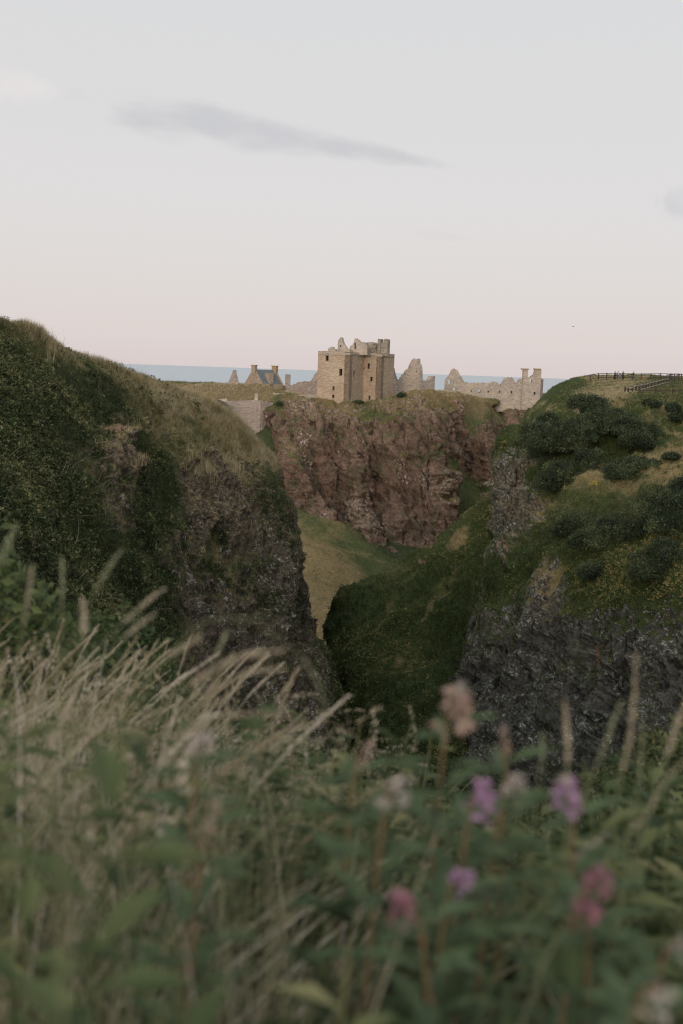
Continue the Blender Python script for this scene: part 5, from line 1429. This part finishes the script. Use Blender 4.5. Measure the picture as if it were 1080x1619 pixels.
flower(328, 1275, 1.3, 'pink', 'faded pink willowherb spike at the left centre of the foreground', 40, 110)
flower(572, 1185, 1.5, 'pink', 'thin rusty bud spike rising over the green leaves in the centre', 22, 70)
flower(318, 1170, 1.4, 'fluff', 'whitish seed fluff above the faded pink spike at the left', 56, 46)
flower(1030, 1560, 0.95, 'fluff', 'pale fluffy willowherb head in the bottom right corner', 60, 90)
flower(808, 1235, 1.4, 'fluff', 'pale fluffy head between the two upper purple flowers', 50, 60)
flower(1068, 1490, 1.1, 'fluff', 'pale fluffy head at the right edge near the bottom', 44, 50)
def stalk(pts, d, label, w=15, seed=0, mat=None, base_dx=-0.25):
    """pts: pixel points along the seed head, base first; stem continues to the ground"""
    H3 = np.array([U(p[0], p[1], d + 0.03 * i) for i, p in enumerate(pts)])
    b = ground_under(H3[0][0] + base_dx, d - 0.03)
    root = empty('grass_stalk', b); tag(root, label, 'grass stalk', 'tall grass stalks in the foreground')
    bpy.context.view_layer.update()
    t0 = (H3[1] - H3[0]); t0 /= np.linalg.norm(t0)
    L = np.linalg.norm(H3[0] - b)
    c1 = H3[0] - t0 * L * 0.5
    t = np.linspace(0, 1, 12)[:, None]
    c0 = b + np.array([0, 0, L * .3])
    S = (1 - t) ** 3 * b + 3 * t * (1 - t) ** 2 * c0 + 3 * t * t * (1 - t) * c1 + t ** 3 * H3[0]
    S = np.concatenate([S, H3[1:]])
    V, F = tube(S, np.linspace(0.0022, 0.0009, len(S)), 5); np_mesh('stem', V, F, F_gstem, parent=root)
    r = np.random.default_rng(seed); Vs = []
    R = w / 2 * d / FPX * 0.78
    H4 = cr_resample(H3, [10] * (len(H3) - 1), 0)
    for i in range(170):
        k = r.random() * (len(H4) - 1); j = int(k); jn = min(j + 1, len(H4) - 1)
        p = H4[j] + (H4[jn] - H4[j]) * (k - j); tt = H4[jn] - H4[max(j - 1, 0)]; tt = tt / np.linalg.norm(tt)
        u_ = k / (len(H4) - 1); rr = R * math.sin(math.pi * min(1, 0.12 + u_ * 0.86)) ** 0.6
        dd = r.normal(size=3); dd -= tt * dd.dot(tt); dd /= np.linalg.norm(dd)
        c = p + dd * rr * r.uniform(.2, 1); a = tt + dd * .5; a /= np.linalg.norm(a); q = np.cross(a, dd); q /= np.linalg.norm(q)
        l = R * .75; wv = R * .22
        Vs += [c - a * l, c + q * wv, c + a * l, c - q * wv]
    np_mesh('seed_head', np.array(Vs), np.arange(len(Vs)).reshape(-1, 4), mat or F_seed, parent=root)
stalk([(300, 1085), (345, 1055), (390, 1036), (447, 1029)], 1.5, 'broad pale grass plume arching right over the dark cliff foot', 22, 1, base_dx=-0.35)
stalk([(315, 1100), (370, 1070), (415, 1060), (452, 1058)], 1.6, 'second grass plume arching just below the broad one', 15, 2, base_dx=-0.35)
stalk([(478, 1042), (497, 1068), (510, 1100), (518, 1142)], 1.5, 'grass plume drooping downward on its own in the centre', 13, 3, F_seedg, base_dx=-0.45)
stalk([(352, 1135), (400, 1128), (440, 1130), (475, 1138)], 1.5, 'grass plume lying almost level below the arching pair', 13, 4, base_dx=-0.4)
stalk([(150, 938), (168, 905), (182, 885), (194, 868)], 1.9, 'upright grass plume leaning right in front of the ivy', 13, 5, F_seedg)
stalk([(98, 960), (99, 930), (99, 905), (98, 880)], 2.0, 'straight vertical grass plume at the left', 12, 6, F_seedg, base_dx=-0.03)
stalk([(195, 985), (218, 965), (240, 945), (262, 930)], 1.9, 'slanting grass plume right of the upright one', 13, 7)
stalk([(195, 1010), (215, 993), (232, 980), (248, 968)], 1.8, 'shorter slanting grass plume just below its longer twin', 12, 8)
stalk([(262, 1040), (280, 1030), (300, 1018), (318, 1006)], 1.7, 'slanting grass plume above the arching plumes', 14, 9)
stalk([(132, 1000), (134, 985), (133, 965), (130, 945)], 1.7, 'short thick vertical grass plume at the left', 15, 10, base_dx=-0.03)
stalk([(38, 985), (44, 950), (48, 920), (52, 890)], 1.8, 'tall grass plume second from the left edge', 12, 11, base_dx=-0.06)
stalk([(0, 890), (10, 868), (18, 848), (26, 830)], 1.6, 'grass plume at the left edge reaching highest', 13, 12, F_seedg, base_dx=-0.1)
stalk([(340, 1040), (347, 1025), (354, 1010), (360, 995)], 1.9, 'short green grass plume in front of the rocky hill foot', 11, 13, F_seedg)
stalk([(898, 1205), (898, 1175), (896, 1150), (893, 1110)], 1.5, 'thick vertical grass plume in front of the right cliff', 17, 14, F_seed, base_dx=0.02)
stalk([(985, 1215), (996, 1160), (1003, 1100), (1006, 1035)], 1.5, 'tallest grass plume in front of the right cliff', 16, 15, F_seed, base_dx=-0.12)
stalk([(945, 1205), (960, 1170), (972, 1135), (983, 1108)], 1.6, 'grass plume leaning right beside the tallest one', 13, 16, F_seedg, base_dx=-0.1)
stalk([(1010, 1225), (1014, 1200), (1016, 1170), (1016, 1140)], 1.8, 'small green grass plume right of the tallest one', 10, 17, F_seedg, base_dx=-0.02)
stalk([(1052, 1200), (1064, 1165), (1074, 1135), (1086, 1105)], 1.5, 'grass plume leaning out past the right edge', 15, 18, base_dx=-0.1)
stalk([(852, 1230), (856, 1200), (858, 1180), (857, 1160)], 1.7, 'dull green grass plume between the pink spike and the thick plume', 11, 19, F_seedg, base_dx=0.0)
stalk([(905, 1365), (925, 1345), (945, 1328), (965, 1312)], 1.4, 'short pale grass plume leaning over the magenta flowers', 14, 20, F_fluff, base_dx=-0.1)
stalk([(1000, 1310), (1020, 1290), (1050, 1240), (1085, 1200)], 1.3, 'pale curved grass plume at the right edge', 13, 21, base_dx=-0.1)
# a few broad leaves catching the light by the drooping plume
for i, (px_, py_, s_) in enumerate(((400, 1143, .022), (425, 1122, .018), (392, 1165, .016))):
    c = U(px_, py_, 2.0); b = ground_under(c[0] - 0.05, 2.0)
    root = empty('leafy_sprig', b); tag(root, ['broad round leaf left of centre, middle of three', 'broad leaf highest of three by the drooping plume', 'small broad leaf lowest of three'][i], 'leaf sprig', 'broad leaves left of centre')
    bpy.context.view_layer.update()
    V, F = tube(stem_curve(b, c, 0.3), np.linspace(.003, .0012, 9), 5); np_mesh('stem', V, F, F_gstem, parent=root)
    rr_ = []
    for q in range(14):
        a = 2 * math.pi * q / 14
        rr_.append(c + np.array([math.cos(a) * s_ * 1.3, -0.3 * s_ * math.sin(a), math.sin(a) * s_ * (0.75 + .15 * math.cos(a))]))
    V = np.array(rr_ + [c + np.array([0, -0.004, 0])])
    np_mesh('leaf', V, [[q, (q + 1) % 14, 14] for q in range(14)], F_leaf, parent=root)
# tiny yellow ragwort on the lower ledge
g, n_ = ground_at('hillside', 938, 768)
M_yel = M_flat('ragwort_yellow', (0.55, 0.42, 0.04))
rw = empty('ragwort', g); tag(rw, 'small clump of yellow ragwort on the ledge below the gorse thicket', 'wildflower')
bpy.context.view_layer.update()
V, F = tube([g - [0, 0, .1], g + [0, 0, .55]], [.02, .01], 5); np_mesh('stem', V, F, F_leaf, parent=rw)
V, F = petals(g + [0, -.1, .3], (0, 0, 1), .35, .45, 60, .09, 3); np_mesh('flower_head', V, F, M_yel, parent=rw)
print('faces', sum(len(o.data.polygons) for o in bpy.data.objects if o.type == 'MESH'))
